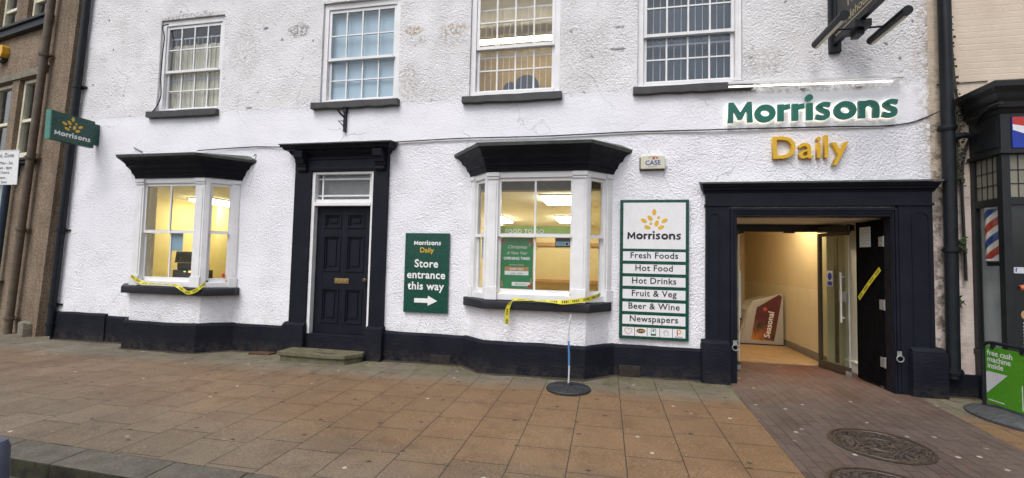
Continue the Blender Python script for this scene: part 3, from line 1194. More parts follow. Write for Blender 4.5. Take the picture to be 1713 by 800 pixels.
# dark irregular strip along the foot of the wall
_c0, _f0, _w0 = BAYS[0]
_c1, _f1, _w1 = BAYS[1]
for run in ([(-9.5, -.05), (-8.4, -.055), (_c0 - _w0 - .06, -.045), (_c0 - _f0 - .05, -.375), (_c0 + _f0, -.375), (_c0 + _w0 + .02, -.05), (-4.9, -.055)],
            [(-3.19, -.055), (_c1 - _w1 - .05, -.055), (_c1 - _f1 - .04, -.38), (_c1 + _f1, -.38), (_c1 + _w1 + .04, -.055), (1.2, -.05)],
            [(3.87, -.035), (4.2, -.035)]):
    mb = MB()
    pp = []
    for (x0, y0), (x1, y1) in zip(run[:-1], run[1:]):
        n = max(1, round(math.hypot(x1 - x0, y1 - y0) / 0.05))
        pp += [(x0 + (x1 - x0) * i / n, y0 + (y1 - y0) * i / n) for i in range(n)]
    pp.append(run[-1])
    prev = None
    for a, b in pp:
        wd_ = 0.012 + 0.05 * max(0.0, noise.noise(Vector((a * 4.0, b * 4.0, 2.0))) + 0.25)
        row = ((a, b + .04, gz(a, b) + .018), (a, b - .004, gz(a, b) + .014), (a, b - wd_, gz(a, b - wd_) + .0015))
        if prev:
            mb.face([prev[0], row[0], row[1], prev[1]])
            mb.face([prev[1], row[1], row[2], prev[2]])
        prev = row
    structure(mb.build('foot_strip', 'dark_brown', smooth=True))

# sash windows of the upper floor
def sash_window(k):
    a, b = WIN[k]
    o0, o1, z0, z1 = OPEN[k]
    fr = MB()
    y0, y1 = 0.035, 0.14
    fr.box(o0 + 0.004, a - 0.035, y0, y1, z0 + 0.003, z1 - 0.003)
    fr.box(b + 0.035, o1 - 0.004, y0, y1, z0 + 0.003, z1 - 0.003)
    fr.box(a - 0.033, b + 0.033, y0, y1, GZ1 + 0.035, z1 - 0.003)
    fr.box(a - 0.033, b + 0.033, y0 - 0.02, y1, z0 + 0.003, GZ0 - 0.02)
    win = fr.build('window', 'white_gloss_paint', shop, bevel=0.004)
    mr = (4.66 - 1.55) * K + 1.55
    for up in (0, 1):
        y = 0.052 if up else 0.092
        lo, hi = (mr, GZ1) if up else (GZ0, mr)
        sb = MB()
        sb.box(a - 0.03, a + 0.012, y, y + 0.035, lo - 0.018, hi + 0.03)
        sb.box(b - 0.012, b + 0.03, y, y + 0.035, lo - 0.018, hi + 0.03)
        e = 0.002
        sb.box(a + 0.014, b - 0.014, y + e, y + 0.033, hi - 0.016, hi + 0.028)
        sb.box(a + 0.014, b - 0.014, y + e - (0.012 if up else 0), y + 0.033, lo - 0.02, lo + 0.022)
        for i in (1, 2, 3):
            xx = a + (b - a) * i / 4
            sb.box(xx - 0.011, xx + 0.011, y + 0.004, y + 0.03, lo + 0.024, hi - 0.018)
        zz = (lo + hi) / 2
        for i in range(4):
            xa, xb = a + (b - a) * i / 4, a + (b - a) * (i + 1) / 4
            sb.box(xa + (0.0135 if i else 0.014), xb - (0.0135 if i < 3 else 0.014), y + 0.006, y + 0.028, zz - 0.010, zz + 0.010)
        sb.build('sash', 'white_gloss_paint', win)
        MB().box(a + 0.003, b - 0.003, y + 0.0175, y + 0.0205, lo, hi).build('pane', 'old_glass' if k != 2 else 'window_glass', win)
    s = MB()
    ext = [(-7.745, -6.325), (-4.571, -3.095), (-2.089, -0.629), (0.335, 1.83)][k]
    n = 12
    top = 3.972 if k < 2 else 3.942
    bot = [3.872, 3.872, 3.842, 3.842][k]
    pts = []
    for i in range(n + 1):
        pts.append((ext[0] + (ext[1] - ext[0]) * i / n, top + random.uniform(-0.004, 0.004)))
    for i in range(n, -1, -1):
        pts.append((ext[0] + (ext[1] - ext[0]) * i / n, bot + random.uniform(-0.010, 0.006)))
    s.prism(pts, (0, 0, 0), X, Z, OUT, -0.13, 0.075)
    s.build('sill', 'sill_dark', win, bevel=0.006)
    if k in (0, 2, 3):
        g = MB()
        for i in range(1, 12):
            if i % 4 == 0 and k != 2:
                pass
            xx = a + (b - a) * i / 12 + (0.012 if k == 3 else -0.008)
            g.tube([(xx, 0.138, GZ0 - 0.03), (xx, 0.138, mr - 0.12)], 0.0042, 6)
            g.tube([(xx, 0.138, mr - 0.09), (xx, 0.138, GZ1 - 0.16)], 0.0042, 6)
        for zz in (GZ0 + 0.0, mr - 0.105, GZ1 - 0.15):
            g.box(a - 0.05, b + 0.05, 0.143, 0.147, zz - 0.012, zz + 0.012)
        g.build('security_bars', 'white_gloss_paint', win)
    if k == 0:
        bl = MB()
        for i in range(13):
            xx = a - 0.04 + (b - a + 0.08) * i / 12
            bl.prism([(xx - 0.050, 0.166), (xx + 0.056, 0.154), (xx + 0.056, 0.157), (xx - 0.050, 0.169)], (0, 0, 0), X, Y_, Z, GZ0 - 0.06, GZ1 - 0.27 + 0.012 * (i % 2))
        bl.build('blind_or_reflection', 'blind_beige', win)
    if k == 1:
        MB().box(a - 0.06, b + 0.06, 0.15, 0.154, GZ0 - 0.05, GZ1 + 0.05).build('blind_or_reflection', 'blind_blue', win)
    if k == 3:
        MB().box(a - 0.06, b + 0.06, 0.24, 0.244, GZ0 - 0.05, GZ1 + 0.05).build('blind_or_reflection', 'reflection_slate', win)  # no blind here: added sheet, its colour imitates sky reflected in the panes
    return win


for k in range(4):
    sash_window(k)


# bay windows
def bay_pts(c, f, w, o, yo=0.33):
    return [(c - w - 0.92 * o, 0.0), (c - f - 0.2 * o, -yo - o), (c + f + 0.2 * o, -yo - o), (c + w + 0.86 * o, 0.0)]


def bay_window(bi):
    c, f, w = BAYS[bi]
    base = bay_pts(c, f, w, 0.0)
    fr = MB()
    sashes, panes = [], []
    for q in range(3):
        p0, p1 = Vector((*base[q], 0)), Vector((*base[q + 1], 0))
        L = (p1 - p0).length
        u = (p1 - p0) / L
        n = Vector((u.y, -u.x, 0))

        def ob(m, u0, u1, z0, z1, d0, d1):
            m.obox(p0, u, Z, n, u0, u1, z0, z1, d0, d1)
        if q == 1:
            ul, ur = 0.185, L - 0.205
            for a, b in ((0.012, 0.165), (L - 0.190, L - 0.012)):
                ob(fr, a, b, 1.04, 2.765, -0.10, 0.0)
                ob(fr, a + 0.028, b - 0.028, 1.21, 2.62, -0.05, 0.010)     # raised panel
                ob(fr, a - 0.008, b + 0.008, 1.035, 1.195, -0.05, 0.026)   # block at the foot
                ob(fr, a - 0.004, b + 0.004, 1.197, 1.212, -0.05, 0.014)
                ob(fr, a - 0.006, b + 0.006, 2.665, 2.69, -0.05, 0.016)    # cap
                ob(fr, a - 0.014, b + 0.014, 2.70, 2.755, -0.05, 0.026)
        else:
            ul, ur = (0.150, L - 0.085) if q == 0 else (0.085, L - 0.150)
            ob(fr, 0.0, ul - 0.022, 1.04, 2.765, -0.10, -0.004)
            ob(fr, ur + 0.022, L, 1.04, 2.765, -0.10, -0.004)
            a, b = (0.0, 0.115) if q == 0 else (L - 0.115, L)
            ob(fr, a, b, 1.035, 1.195, -0.05, 0.018)
            ob(fr, a, b, 2.70, 2.755, -0.05, 0.018)
            ob(fr, a + 0.02, b - 0.02, 1.21, 2.67, -0.05, 0.006)
        ob(fr, 0.02, L - 0.02, 2.685, 2.768, -0.102, -0.007)
        ob(fr, 0.01, L - 0.01, 1.036, 1.118, -0.104, -0.006 if q == 1 else -0.012)
        lo, mid, hi = 1.165, 1.905, 2.655
        for up in (0, 1):
            z0, z1 = (mid, hi) if up else (lo, mid)
            d = -0.030 if up else -0.062
            s = MB()
            ob(s, ul - 0.022, ul + 0.012, z0 - 0.02, z1 + 0.03, d - 0.03, d)
            ob(s, ur - 0.012, ur + 0.022, z0 - 0.02, z1 + 0.03, d - 0.03, d)
            ob(s, ul + 0.013, ur - 0.013, z1 - 0.013, z1 + 0.028, d - 0.028, d - 0.002)
            ob(s, ul + 0.013, ur - 0.013, z0 - (0.022 if up else 0.05), z0 + 0.014, d - 0.028, d + (0.006 if up else -0.002))
            if q == 1:
                um = (ul + ur) / 2
                ob(s, um - 0.013, um + 0.013, z0 + 0.015, z1 - 0.014, d - 0.026, d - 0.004)
            sashes.append(s)
            g = MB()
            ob(g, ul + 0.003, ur - 0.003, z0 - 0.005, z1 + 0.005, d - 0.017, d - 0.014)
            panes.append(g)
    bay = fr.build('bay_window', 'white_gloss_paint', shop, bevel=0.005)
    for s in sashes:
        s.build('sash', 'white_gloss_paint', bay)
    for g in panes:
        g.build('pane', 'window_glass', bay)
    # black moulded hood
    prof = [(2.768, -0.02), (2.768, 0.022), (2.80, 0.03), (2.815, 0.045), (2.835, 0.05), (2.84, 0.072), (2.875, 0.082), (2.915, 0.105), (2.935, 0.135),
            (2.94, 0.155), (2.955, 0.16), (2.975, 0.168), (3.00, 0.185), (3.03, 0.225), (3.048, 0.262), (3.052, 0.285)]
    hd = MB()
    ring = [[(x, y, z) for x, y in bay_pts(c, f, w, o)] for z, o in prof]
    for r0, r1 in zip(ring[:-1], ring[1:]):
        for i in range(3):
            hd.face([r0[i], r0[i + 1], r1[i + 1], r1[i]])
    hd.face([ring[0][0], ring[0][1], ring[0][2], ring[0][3]])
    for e in (0, 3):
        hd.face([r[e] for r in ring] + [(ring[0][e][0] + (0.2 if e == 0 else -0.2), 0.02, 3.05)])
    hd.build('hood', 'black_paint', bay)
    tp = MB()
    a = bay_pts(c, f, w, 0.288)
    b = bay_pts(c, f, w, 0.10)
    lo = [(x, y, 3.054) for x, y in a]
    l2 = [(x, y, 3.096 + random.uniform(-0.004, 0.004)) for x, y in bay_pts(c, f, w, 0.302)]
    hi = [(c - w - 0.12, 0.012, 3.17), (c - f, -0.14, 3.165), (c + f, -0.14, 3.165), (c + w + 0.12, 0.012, 3.17)]
    for r0, r1 in ((lo, l2), (l2, hi)):
        for i in range(3):
            tp.face([r0[i], r0[i + 1], r1[i + 1], r1[i]])
    tp.face([hi[0], hi[1], hi[2], hi[3]])
    tp.face([l2[0], hi[0], (hi[0][0], 0.02, 3.05), lo[0]])
    tp.face([l2[3], hi[3], (hi[3][0], 0.02, 3.05), lo[3]])
    tp.build('hood_lead', 'lead_sheet', bay)
    sl = MB()
    if bi == 1:
        pl = [(c - w - 0.06, 0.02), (c - w - 0.06, -0.05), (c - f - 0.02, -0.415), (c + f + 0.05, -0.415), (c + w + 0.0, -0.05), (c + w + 0.0, 0.02)]
    else:
        pl = [(c - w - 0.13, 0.02), (c - w - 0.13, -0.05), (c - f - 0.06, -0.42), (c + f + 0.16, -0.42), (c + w + 0.08, -0.12), (c + w + 0.05, 0.02)]
    sl.hexa(pl, lambda x, y: 0.915, lambda x, y: 1.037 + 0.03 * min(0, y))
    sl.build('sill', 'sill_black', bay, bevel=0.016, smooth=True)
    # board lining the inside under the window
    bd = MB()
    bd.hexa([(c - w + 0.06, 0.30), (c - w + 0.06, 0.01), (c - f, -0.25), (c + f, -0.25), (c + w - 0.06, 0.01), (c + w - 0.06, 0.30)], 1.0405, 1.06)
    bd.build('window_board', 'white_gloss_paint', bay)
    bd = MB()
    bd.hexa([(c - w + 0.06, 0.30), (c - w + 0.06, 0.01), (c - f, -0.25), (c + f, -0.25), (c + w - 0.06, 0.01), (c + w - 0.06, 0.30)], 2.772, 2.79)
    bd.build('soffit_board', 'white_gloss_paint', bay)
    return bay


bay_window(0)
bay_window(1)

# front door with its surround
sur = MB()
sur.box(-4.80, -4.505, -0.055, 0.20, 0.40, 2.88)
sur.box(-3.455, -3.22, -0.055, 0.20, 0.40, 2.88)
sur.box(-4.80, -3.22, -0.058, 0.20, 2.883, 3.11)
sur.box(-4.72, -3.30, -0.066, 0.0, 2.905, 2.94)
sur.box(-4.72, -3.30, -0.072, 0.0, 3.06, 3.085)
door_sur = sur.build('door_surround', 'black_paint', shop, bevel=0.006)
for x0, x1 in ((-4.87, -4.49), (-3.475, -3.195)):
    b = MB()
    b.box(x0, x1, -0.125, 0.1, -0.05, 0.50)
    b.prism([(-0.125, 0.502), (0.05, 0.502), (0.05, 0.545), (-0.06, 0.545)], (0, 0, 0), Y_, Z, X, x0 + 0.004, x1 - 0.004)
    b.build('base_block', 'black_masonry_paint', door_sur, bevel=0.014, smooth=True)
hd = MB()
prof = [(3.10, 0.06), (3.13, 0.075), (3.15, 0.11), (3.19, 0.14), (3.20, 0.20), (3.235, 0.225), (3.243, 0.25), (3.262, 0.255)]
xa, xb = -4.785, -3.265
for (z0, o0), (z1, o1) in zip(prof[:-1], prof[1:]):
    k = 0.62
    q0 = [(xa - o0 * k, 0), (xa - o0 * k, -o0), (xb + o0 * k, -o0), (xb + o0 * k, 0)]
    q1 = [(xa - o1 * k, 0), (xa - o1 * k, -o1), (xb + o1 * k, -o1), (xb + o1 * k, 0)]
    for i in range(3):
        hd.face([(*q0[i], z0), (*q0[i + 1], z0), (*q1[i + 1], z1), (*q1[i], z1)])
hd.face([(xa - 0.16, 0.01, 3.262), (xa - 0.158, -0.255, 3.262), (xb + 0.158, -0.255, 3.262), (xb + 0.16, 0.01, 3.262)])
hd.face([(xa - 0.04, 0, 3.10), (xa - 0.04, -0.06, 3.10), (xb + 0.04, -0.06, 3.10), (xb + 0.04, 0, 3.10)])
hd.build('cornice', 'black_paint', door_sur)
ld = MB()
ld.prism([(-0.268, 3.262), (0.012, 3.30), (0.012, 3.318), (-0.268, 3.278)], (0, 0, 0), Y_, Z, X, xa - 0.17, xb + 0.17)
ld.build('cornice_lead', 'lead_sheet', door_sur)
for xc in (-4.655, -3.335):
    b = MB()
    b.prism([(-0.055, 2.88), (-0.075, 2.87), (-0.105, 2.90), (-0.10, 2.95), (-0.125, 2.985), (-0.155, 3.0), (-0.165, 3.05), (-0.20, 3.08), (-0.21, 3.18), (-0.055, 3.18)],
            (0, 0, 0), Y_, Z, X, xc - 0.075, xc + 0.075)
    b.box(xc - 0.09, xc + 0.09, -0.12, -0.05, 2.955, 2.975)
    b.build('bracket', 'black_paint', door_sur, bevel=0.004)
df = MB()
df.box(-4.503, -4.452, -0.03, 0.19, 0.30, 2.875)
df.box(-3.497, -3.457, -0.03, 0.19, 0.30, 2.875)
df.box(-4.451, -3.498, -0.028, 0.19, 2.84, 2.875)
df.box(-4.451, -3.498, -0.035, 0.19, 2.348, 2.40)
df.box(-4.451, -3.498, 0.00, 0.19, 2.402, 2.45)
door_frame = df.build('door_frame', 'white_gloss_paint', shop, bevel=0.004)
fl = MB()
for xx in (-4.37, -3.555):
    fl.box(xx - 0.013, xx + 0.013, 0.05, 0.085, 2.452, 2.838)
for zz in (2.515, 2.775):
    for x0, x1 in ((-4.449, -4.3845), (-4.3555, -3.5695), (-3.5405, -3.499)):
        fl.box(x0, x1, 0.052, 0.083, zz - 0.012, zz + 0.012)
fan = fl.build('fanlight', 'white_gloss_paint', shop)
MB().box(-4.449, -3.499, 0.064, 0.068, 2.452, 2.838).build('pane', 'old_glass', fan)
MB().box(-4.449, -3.499, 0.13, 0.14, 2.40, 2.86).build('backing', 'grey_room', fan)
dr = MB()
dx0, dx1, dz0, dz1 = -4.449, -3.500, 0.385, 2.345
stiles = [(dx0, dx0 + 0.125), (-4.022, -3.928), (dx1 - 0.125, dx1)]
for a, b in stiles:
    dr.box(a, b, 0.055, 0.10, dz0, dz1)
rails = [(dz0, 0.545), (1.085, 1.335), (1.90, 2.005), (2.235, dz1)]
for z0, z1 in rails:
    for a, b in ((dx0 + 0.126, -4.023), (-3.927, dx1 - 0.126)):
        dr.box(a, b, 0.057, 0.098, z0, z1)
for z0, z1 in ((0.546, 1.084), (1.336, 1.899), (2.006, 2.234)):
    for a, b in ((dx0 + 0.126, -4.023), (-3.927, dx1 - 0.126)):
        dr.box(a, b, 0.080, 0.095, z0, z1)
        m = 0.028           # bolection moulding and raised field
        for k, (d, y) in enumerate(((0.0, 0.045), (0.022, 0.062))):
            dr.box(a + d, b - d, y, 0.081, z0 + d, z0 + d + 0.024)
            dr.box(a + d, b - d, y, 0.081, z1 - d - 0.024, z1 - d)
            dr.box(a + d, a + d + 0.024, y, 0.081, z0 + d + 0.025, z1 - d - 0.025)
            dr.box(b - d - 0.024, b - d, y, 0.081, z0 + d + 0.025, z1 - d - 0.025)
        dr.box(a + 0.085, b - 0.085, 0.066, 0.082, z0 + 0.085, z1 - 0.085)
door = dr.build('front_door', 'black_paint', shop, bevel=0.003)
lb = MB()
lb.box(-4.10, -3.86, 0.046, 0.058, 1.155, 1.235)
lb.box(-4.075, -3.885, 0.040, 0.047, 1.175, 1.215)
lb.build('letterbox', 'brass', door, bevel=0.003)
MB().lathe((-3.575, 0.058, 1.215), [(0.022, 0.0), (0.012, 0.012), (0.014, 0.03), (0.032, 0.042), (0.034, 0.058), (0.020, 0.07)], 16, 'Y').build('door_knob', 'bronze_frame', door, smooth=True)
MB().box(-4.49, -3.477, -0.05, 0.19, 0.02, 0.383).build('threshold', 'black_masonry_paint', shop, bevel=0.01)
MB().box(-4.9, -3.0, 0.30, 0.32, -0.05, 3.2).build('inner_wall', 'dark_room', shop)

# passage entrance surround
es = MB()
es.box(1.262, 1.545, -0.060, 0.12, 0.60, 2.32)
es.box(3.425, 3.775, -0.060, 0.12, 0.60, 2.32)
es.box(3.425, 3.52, -0.058, 0.12, 0.0, 0.598)
es.box(1.547, 1.636, -0.040, 0.16, 0.0, 2.30)
es.box(3.352, 3.423, -0.040, 0.16, 0.0, 2.30)
es.box(1.637, 3.351, -0.040, 0.16, 2.195, 2.30)
for x0, x1 in ((1.556, 1.592), (3.388, 3.417)):                       # architrave steps
    es.box(x0, x1, -0.062, -0.039, 0.0, 2.262)
es.box(1.556, 3.417, -0.064, -0.039, 2.264, 2.296)
for x0, x1 in ((1.598, 1.622), (3.364, 3.384)):
    es.box(x0, x1, -0.051, -0.039, 0.0, 2.230)
es.box(1.598, 3.384, -0.053, -0.039, 2.232, 2.256)
es.box(1.248, 3.788, -0.075, 0.1, 2.322, 2.352)                       # string
es.box(1.262, 3.775, -0.058, 0.1, 2.353, 2.50)                        # frieze
for xc, hw in ((1.36, 0.062), (3.645, 0.085)):                        # sunk pilaster panel outline with a rounded head
    out = [(xc - hw, 0.66), (xc - hw, 2.17)] + arc(xc, 2.17, hw, hw * 0.9, 180, 0, 8) + [(xc + hw, 0.66)]
    es.ribbon(out, 0.012, (0, 0, 0), X, Z, OUT, 0.058, 0.067)
ent = es.build('entrance_surround', 'black_paint', shop, bevel=0.003)
co_ = MB()
prof = [(2.49, 0.06), (2.515, 0.072), (2.53, 0.095), (2.545, 0.098), (2.56, 0.112), (2.585, 0.128), (2.60, 0.132)]
for (z0, o0), (z1, o1) in zip(prof[:-1], prof[1:]):
    k = 0.45
    q0 = [(1.262 - o0 * k, 0), (1.262 - o0 * k, -o0), (3.775 + o0 * k, -o0), (3.775 + o0 * k, 0)]
    q1 = [(1.262 - o1 * k, 0), (1.262 - o1 * k, -o1), (3.775 + o1 * k, -o1), (3.775 + o1 * k, 0)]
    for i in range(3):
        co_.face([(*q0[i], z0), (*q0[i + 1], z0), (*q1[i + 1], z1), (*q1[i], z1)])
co_.face([(1.20, 0.01, 2.60), (1.203, -0.132, 2.60), (3.834, -0.132, 2.60), (3.836, 0.01, 2.60)])
co_.build('cornice', 'black_paint', ent)
ld = MB()
ld.prism([(-0.142, 2.602), (0.012, 2.63), (0.012, 2.65), (-0.142, 2.622)], (0, 0, 0), Y_, Z, X, 1.19, 3.85)
ld.build('cornice_lead', 'lead_sheet', ent)
for x0, x1, zt in ((1.205, 1.545, 0.615), (3.50, 3.86, 0.655)):
    b = MB()
    b.box(x0, x1, -0.135, 0.08, -0.05, zt - 0.05)
    b.prism([(-0.13, zt - 0.049), (0.05, zt - 0.049), (0.05, zt), (-0.075, zt)], (0, 0, 0), Y_, Z, X, x0 + 0.006, x1 - 0.006)
    b.build('base_block', 'black_masonry_paint', ent, bevel=0.018, smooth=True)
for xx, zz in ((1.606, 0.545), (3.402, 0.52)):
    k = MB()
    k.box(xx - 0.024, xx + 0.024, -0.071, -0.063, zz + 0.01, zz + 0.075)
    k.tube([(xx + 0.036 * math.cos(R(a)), -0.083, zz - 0.012 + 0.036 * math.sin(R(a))) for a in range(0, 361, 24)], 0.007, 7)
    k.build('ring_handle', 'galvanised', ent)

# passage lining
pv = MB()
pv.face([(1.56, 0.16, -0.02), (1.56, 1.2, -0.02), (1.56, 1.2, 2.2), (1.56, 0.16, 2.2)])
pv.build('passage_wall', 'passage_white', shop)
pv = MB()
pv.face([(3.47, 0.16, -0.02), (3.42, 1.2, -0.02), (3.42, 1.2, 2.2), (3.47, 0.16, 2.2)])
pv.hexa([(3.44, 0.17), (3.47, 0.17), (3.42, 1.19), (3.39, 1.19)], 0.02, 0.24)
pv.hexa([(3.43, 0.17), (3.47, 0.17), (3.42, 1.19), (3.38, 1.19)], 0.241, 0.262)
pv.build('passage_wall', 'passage_white', shop)
MB().box(1.55, 3.48, 0.161, 1.25, 2.197, 2.23).build('passage_ceiling', 'ceiling_white', shop)
MB().hexa([(1.57, 0.60), (3.46, 0.60), (3.42, 1.225), (1.57, 1.225)], -0.05, lambda a, b: gz(a, b) + 0.004).build('passage_floor', 'passage_blocks', shop)
# corridor behind the glass doors
cw = MB()
XR, YB = 3.20, 5.3
zc = 2.62
cw.face([(XR, 1.24, 0.08), (XR, YB, 0.08), (XR, YB, 1.22), (XR, 1.24, 1.22)])
cw.mat(1)
cw.face([(XR, 1.24, 1.22), (XR, YB, 1.22), (XR, YB, zc), (XR, 1.24, zc)])
cw.face([(0.9, YB, 0.08), (2.35, YB, 0.08), (2.35, YB, zc), (0.9, YB, zc)])
cw.face([(2.35, YB, 2.12), (XR, YB, 2.12), (XR, YB, zc), (2.35, YB, zc)])
cw.face([(2.98, YB, 0.08), (XR, YB, 0.08), (XR, YB, 2.12), (2.98, YB, 2.12)])
cw.face([(1.45, 1.24, 0.08), (1.45, YB, 0.08), (1.45, YB, zc), (1.45, 1.24, zc)])
cw.face([(1.45, 1.24, 2.19), (XR, 1.24, 2.19), (XR, 1.24, zc), (1.45, 1.24, zc)])
cw.face([(XR, 1.24, 0.05), (3.47, 1.24, 0.05), (3.47, 1.24, 2.25), (XR, 1.24, 2.25)])
cw.build('corridor_wall', ['corridor_wall_lower', 'corridor_wall'], shop)
MB().box(XR - 0.012, XR - 0.001, 1.26, YB - 0.01, 0.14, 0.255).build('skirting_board', 'grey_room', shop)
MB().box(2.36, 2.975, YB + 0.02, YB + 0.06, 0.1, 2.115).build('corridor_door', 'dark_room', shop)
MB().box(1.45, XR + 0.02, 1.24, YB + 0.02, zc, zc + 0.03).build('corridor_ceiling', 'ceiling_white', shop)
MB().hexa([(1.45, 1.226), (XR + 0.02, 1.226), (XR + 0.02, YB + 0.3), (1.45, YB + 0.3)], -0.05, lambda a, b: 0.128 + 0.006 * (b - 1.2)).build('corridor_floor', 'oak_floor', shop)
hd = MB()
hd.box(1.56, 3.43, 1.16, 1.23, 2.085, 2.192)
hd.box(1.9, 2.05, 1.15, 1.2, 2.06, 2.084)
hd.box(2.6, 2.75, 1.15, 1.2, 2.065, 2.084)
hd.build('door_header', 'ink_black', shop, bevel=0.004)


def glass_leaf(h, e, hz, ez, handle_out):
    """frameless glazed leaf from hinge plan point h to free end e"""
    h, e = Vector((*h, 0)), Vector((*e, 0))
    L = (e - h).length
    u = (e - h) / L
    n = Vector((u.y, -u.x, 0))
    z0, z1 = 0.125, 2.06
    fr = MB()
    fr.obox(h, u, Z, n, 0.0, 0.045, z0, z1, -0.022, 0.022)
    fr.obox(h, u, Z, n, 0.046, L, z0, z0 + 0.10, -0.02, 0.02)
    fr.obox(h, u, Z, n, 0.046, L, z1 - 0.05, z1, -0.02, 0.02)
    fr.obox(h, u, Z, n, L * 0.45, L * 0.45 + 0.05, z0 + 0.11, z1 - 0.06, -0.060, -0.035)
    leaf = fr.build('glass_door', 'bronze_frame', shop, bevel=0.003)
    MB().obox(h, u, Z, n, 0.046, L - 0.004, z0 + 0.101, z1 - 0.051, -0.005, 0.005).build('pane', 'door_glass', leaf)
    MB().obox(h, u, Z, n, L - 0.0035, L + 0.004, z0 + 0.101, z1 - 0.051, -0.006, 0.006).build('edge_strip', 'steel', leaf)
    hm = MB()
    for sgn in (-1, 1):
        d = 0.055 * sgn
        p = h + u * (L - 0.075)
        hm.tube([p + n * d + Z * 0.82, p + n * d + Z * 1.50], 0.013, 10)
        for zz in (0.88, 1.44):
            hm.tube([p + n * (0.006 * sgn) + Z * zz, p + n * d + Z * zz], 0.009, 8)
    hm.build('pull_handle', 'steel', leaf, smooth=True)
    pm = MB()
    pm.obox(h, u, Z, n, L - 0.05, L + 0.005, z0 - 0.02, z0 + 0.05, -0.025, 0.025)
    pm.build('floor_bolt', 'galvanised', leaf, bevel=0.004)
    lk = MB()
    lk.obox(h, u, Z, n, L - 0.16, L - 0.02, 1.10, 1.24, 0.007, 0.02)
    lk.build('lock_plate', 'galvanised', leaf, bevel=0.003)
    st = MB()
    st.obox(h, u, Z, n, 0.17, 0.27, 1.30, 1.52, 0.006, 0.009)
    st.mat(1)
    st.prism(arc(0.22, 1.44, 0.038, 0.055, 0, 360, 16)[:-1], h, u, Z, n, 0.009, 0.0105)
    st.obox(h, u, Z, n, 0.18, 0.26, 1.31, 1.37, 0.009, 0.0105)
    st.build('safety_sticker', ['panel_white', 'panel_blue'], leaf)
    return leaf


glass_leaf((3.075, 1.19), (3.225, 0.665), 0, 0, True)
glass_leaf((1.72, 1.19), (1.845, 0.66), 0, 0, True)
cl = MB()
cl.hexa([(3.02, 1.10), (3.10, 1.16), (3.30, 0.66), (3.22, 0.62)], 2.07, 2.15)
cl.tube([(3.22, 0.64, 2.16), (3.22, 0.64, 2.04)], 0.025, 10)
cl.build('door_closer', 'ink_black', shop, bevel=0.004)

# black boarded gate folded against the passage wall
gt = MB()
h, e = Vector((3.375, 0.10, 0)), Vector((3.30, 0.60, 0))
u = (e - h).normalized()
n = Vector((u.y, -u.x, 0))
if n.x > 0:
    n = -n
for i in range(5):
    a = i * 0.101
    gt.obox(h, u, Z, n, a, a + 0.097, 0.125, 2.175, -0.015, 0.022 + 0.003 * (i % 2))
gate = gt.build('gate_leaf', 'old_black_timber', shop, bevel=0.004)
for zz in (0.42, 1.12, 1.90):
    m = MB()
    m.obox(h, u, Z, n, 0.005, 0.085, zz - 0.06, zz + 0.06, 0.026, 0.034)
    m.tube([h + n * 0.036 + Z * (zz - 0.065), h + n * 0.036 + Z * (zz + 0.065)], 0.011, 8)
    m.build('hinge', 'galvanised', gate, bevel=0.002)


# rooms behind the windows
def room(x0, x1, y0, y1, z0, z1, wall, ceil='ceiling_white', floor='grey_room'):
    r = MB()
    r.face([(x0, y0, z0), (x0, y1, z0), (x0, y1, z1), (x0, y0, z1)])
    r.face([(x1, y0, z0), (x1, y1, z0), (x1, y1, z1), (x1, y0, z1)])
    r.face([(x0, y1, z0), (x1, y1, z0), (x1, y1, z1), (x0, y1, z1)])
    r.build('room_wall', wall, shop)
    q = MB()
    q.face([(x0, y0, z1), (x1, y0, z1), (x1, y1, z1), (x0, y1, z1)])
    q.build('room_ceiling', ceil, shop)
    q = MB()
    q.face([(x0, y0, z0), (x1, y0, z0), (x1, y1, z0), (x0, y1, z0)])
    q.build('room_floor', floor, shop)


room(-8.9, -4.95, 0.05, 3.4, 0.3, 2.72, 'warm_wall', floor='card_board')
room(-3.0, 1.2, 0.05, 8.6, 0.2, 2.74, 'cream_wall', floor='card_board')
room(-7.95, -5.6, 0.05, 3.5, 3.3, 5.75, 'grey_room')
room(-4.6, -2.9, 0.05, 1.2, 3.3, 5.75, 'grey_room')
room(-2.6, -0.2, 0.05, 2.6, 3.3, 5.75, 'office_wall')
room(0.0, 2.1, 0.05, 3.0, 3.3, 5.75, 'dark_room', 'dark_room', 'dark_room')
MB().box(-8.88, -8.55, 2.3, 3.38, 0.3, 2.71).build('chimney_breast', 'warm_wall', shop)
pt = MB()
pt.box(-2.0, 0.3, 3.3, 3.34, 0.2, at(925, 398, 3.3).z)
pt.build('partition', 'card_board', shop)
for py, th, dp in ((409, .035, .05), (470, .03, .20)):
    zz = at(925, py, 3.3).z
    MB().box(-2.0, 0.3, 3.3 - dp, 3.299, zz - th, zz + th).build('shelf', 'poster_tan', shop)
bm_ = MB()
bm_.box(-2.0, 0.1, 0.06, 0.22, at(895, 318, .06).z, 2.735)
bm_.build('ceiling_beam', 'grey_room', shop)

# ------------------------------------------------------------------ lamps inside
def ceiling_light(x0, x1, y0, y1, z, mat, label, group):
    t = thing('ceiling_light', label, 'ceiling light', ((x0 + x1) / 2, (y0 + y1) / 2, z - 0.03), group)
    MB().box(x0, x1, y0, y1, z - 0.028, z - 0.002).build('frame', 'ceiling_white', t)
    MB().box(x0 + 0.03, x1 - 0.03, y0 + 0.03, y1 - 0.03, z - 0.075, z - 0.0285).build('diffuser', mat, t)
    return t


G = 'lit panels on the shop ceilings'


def ceil(px, py, z):
    q = ROWS[0] * ((px - 856.5) / FPX) + ROWS[1] * ((py - 400) / FPX) + ROWS[2]
    return CAM + q * ((z - CAM.z) / q.z)


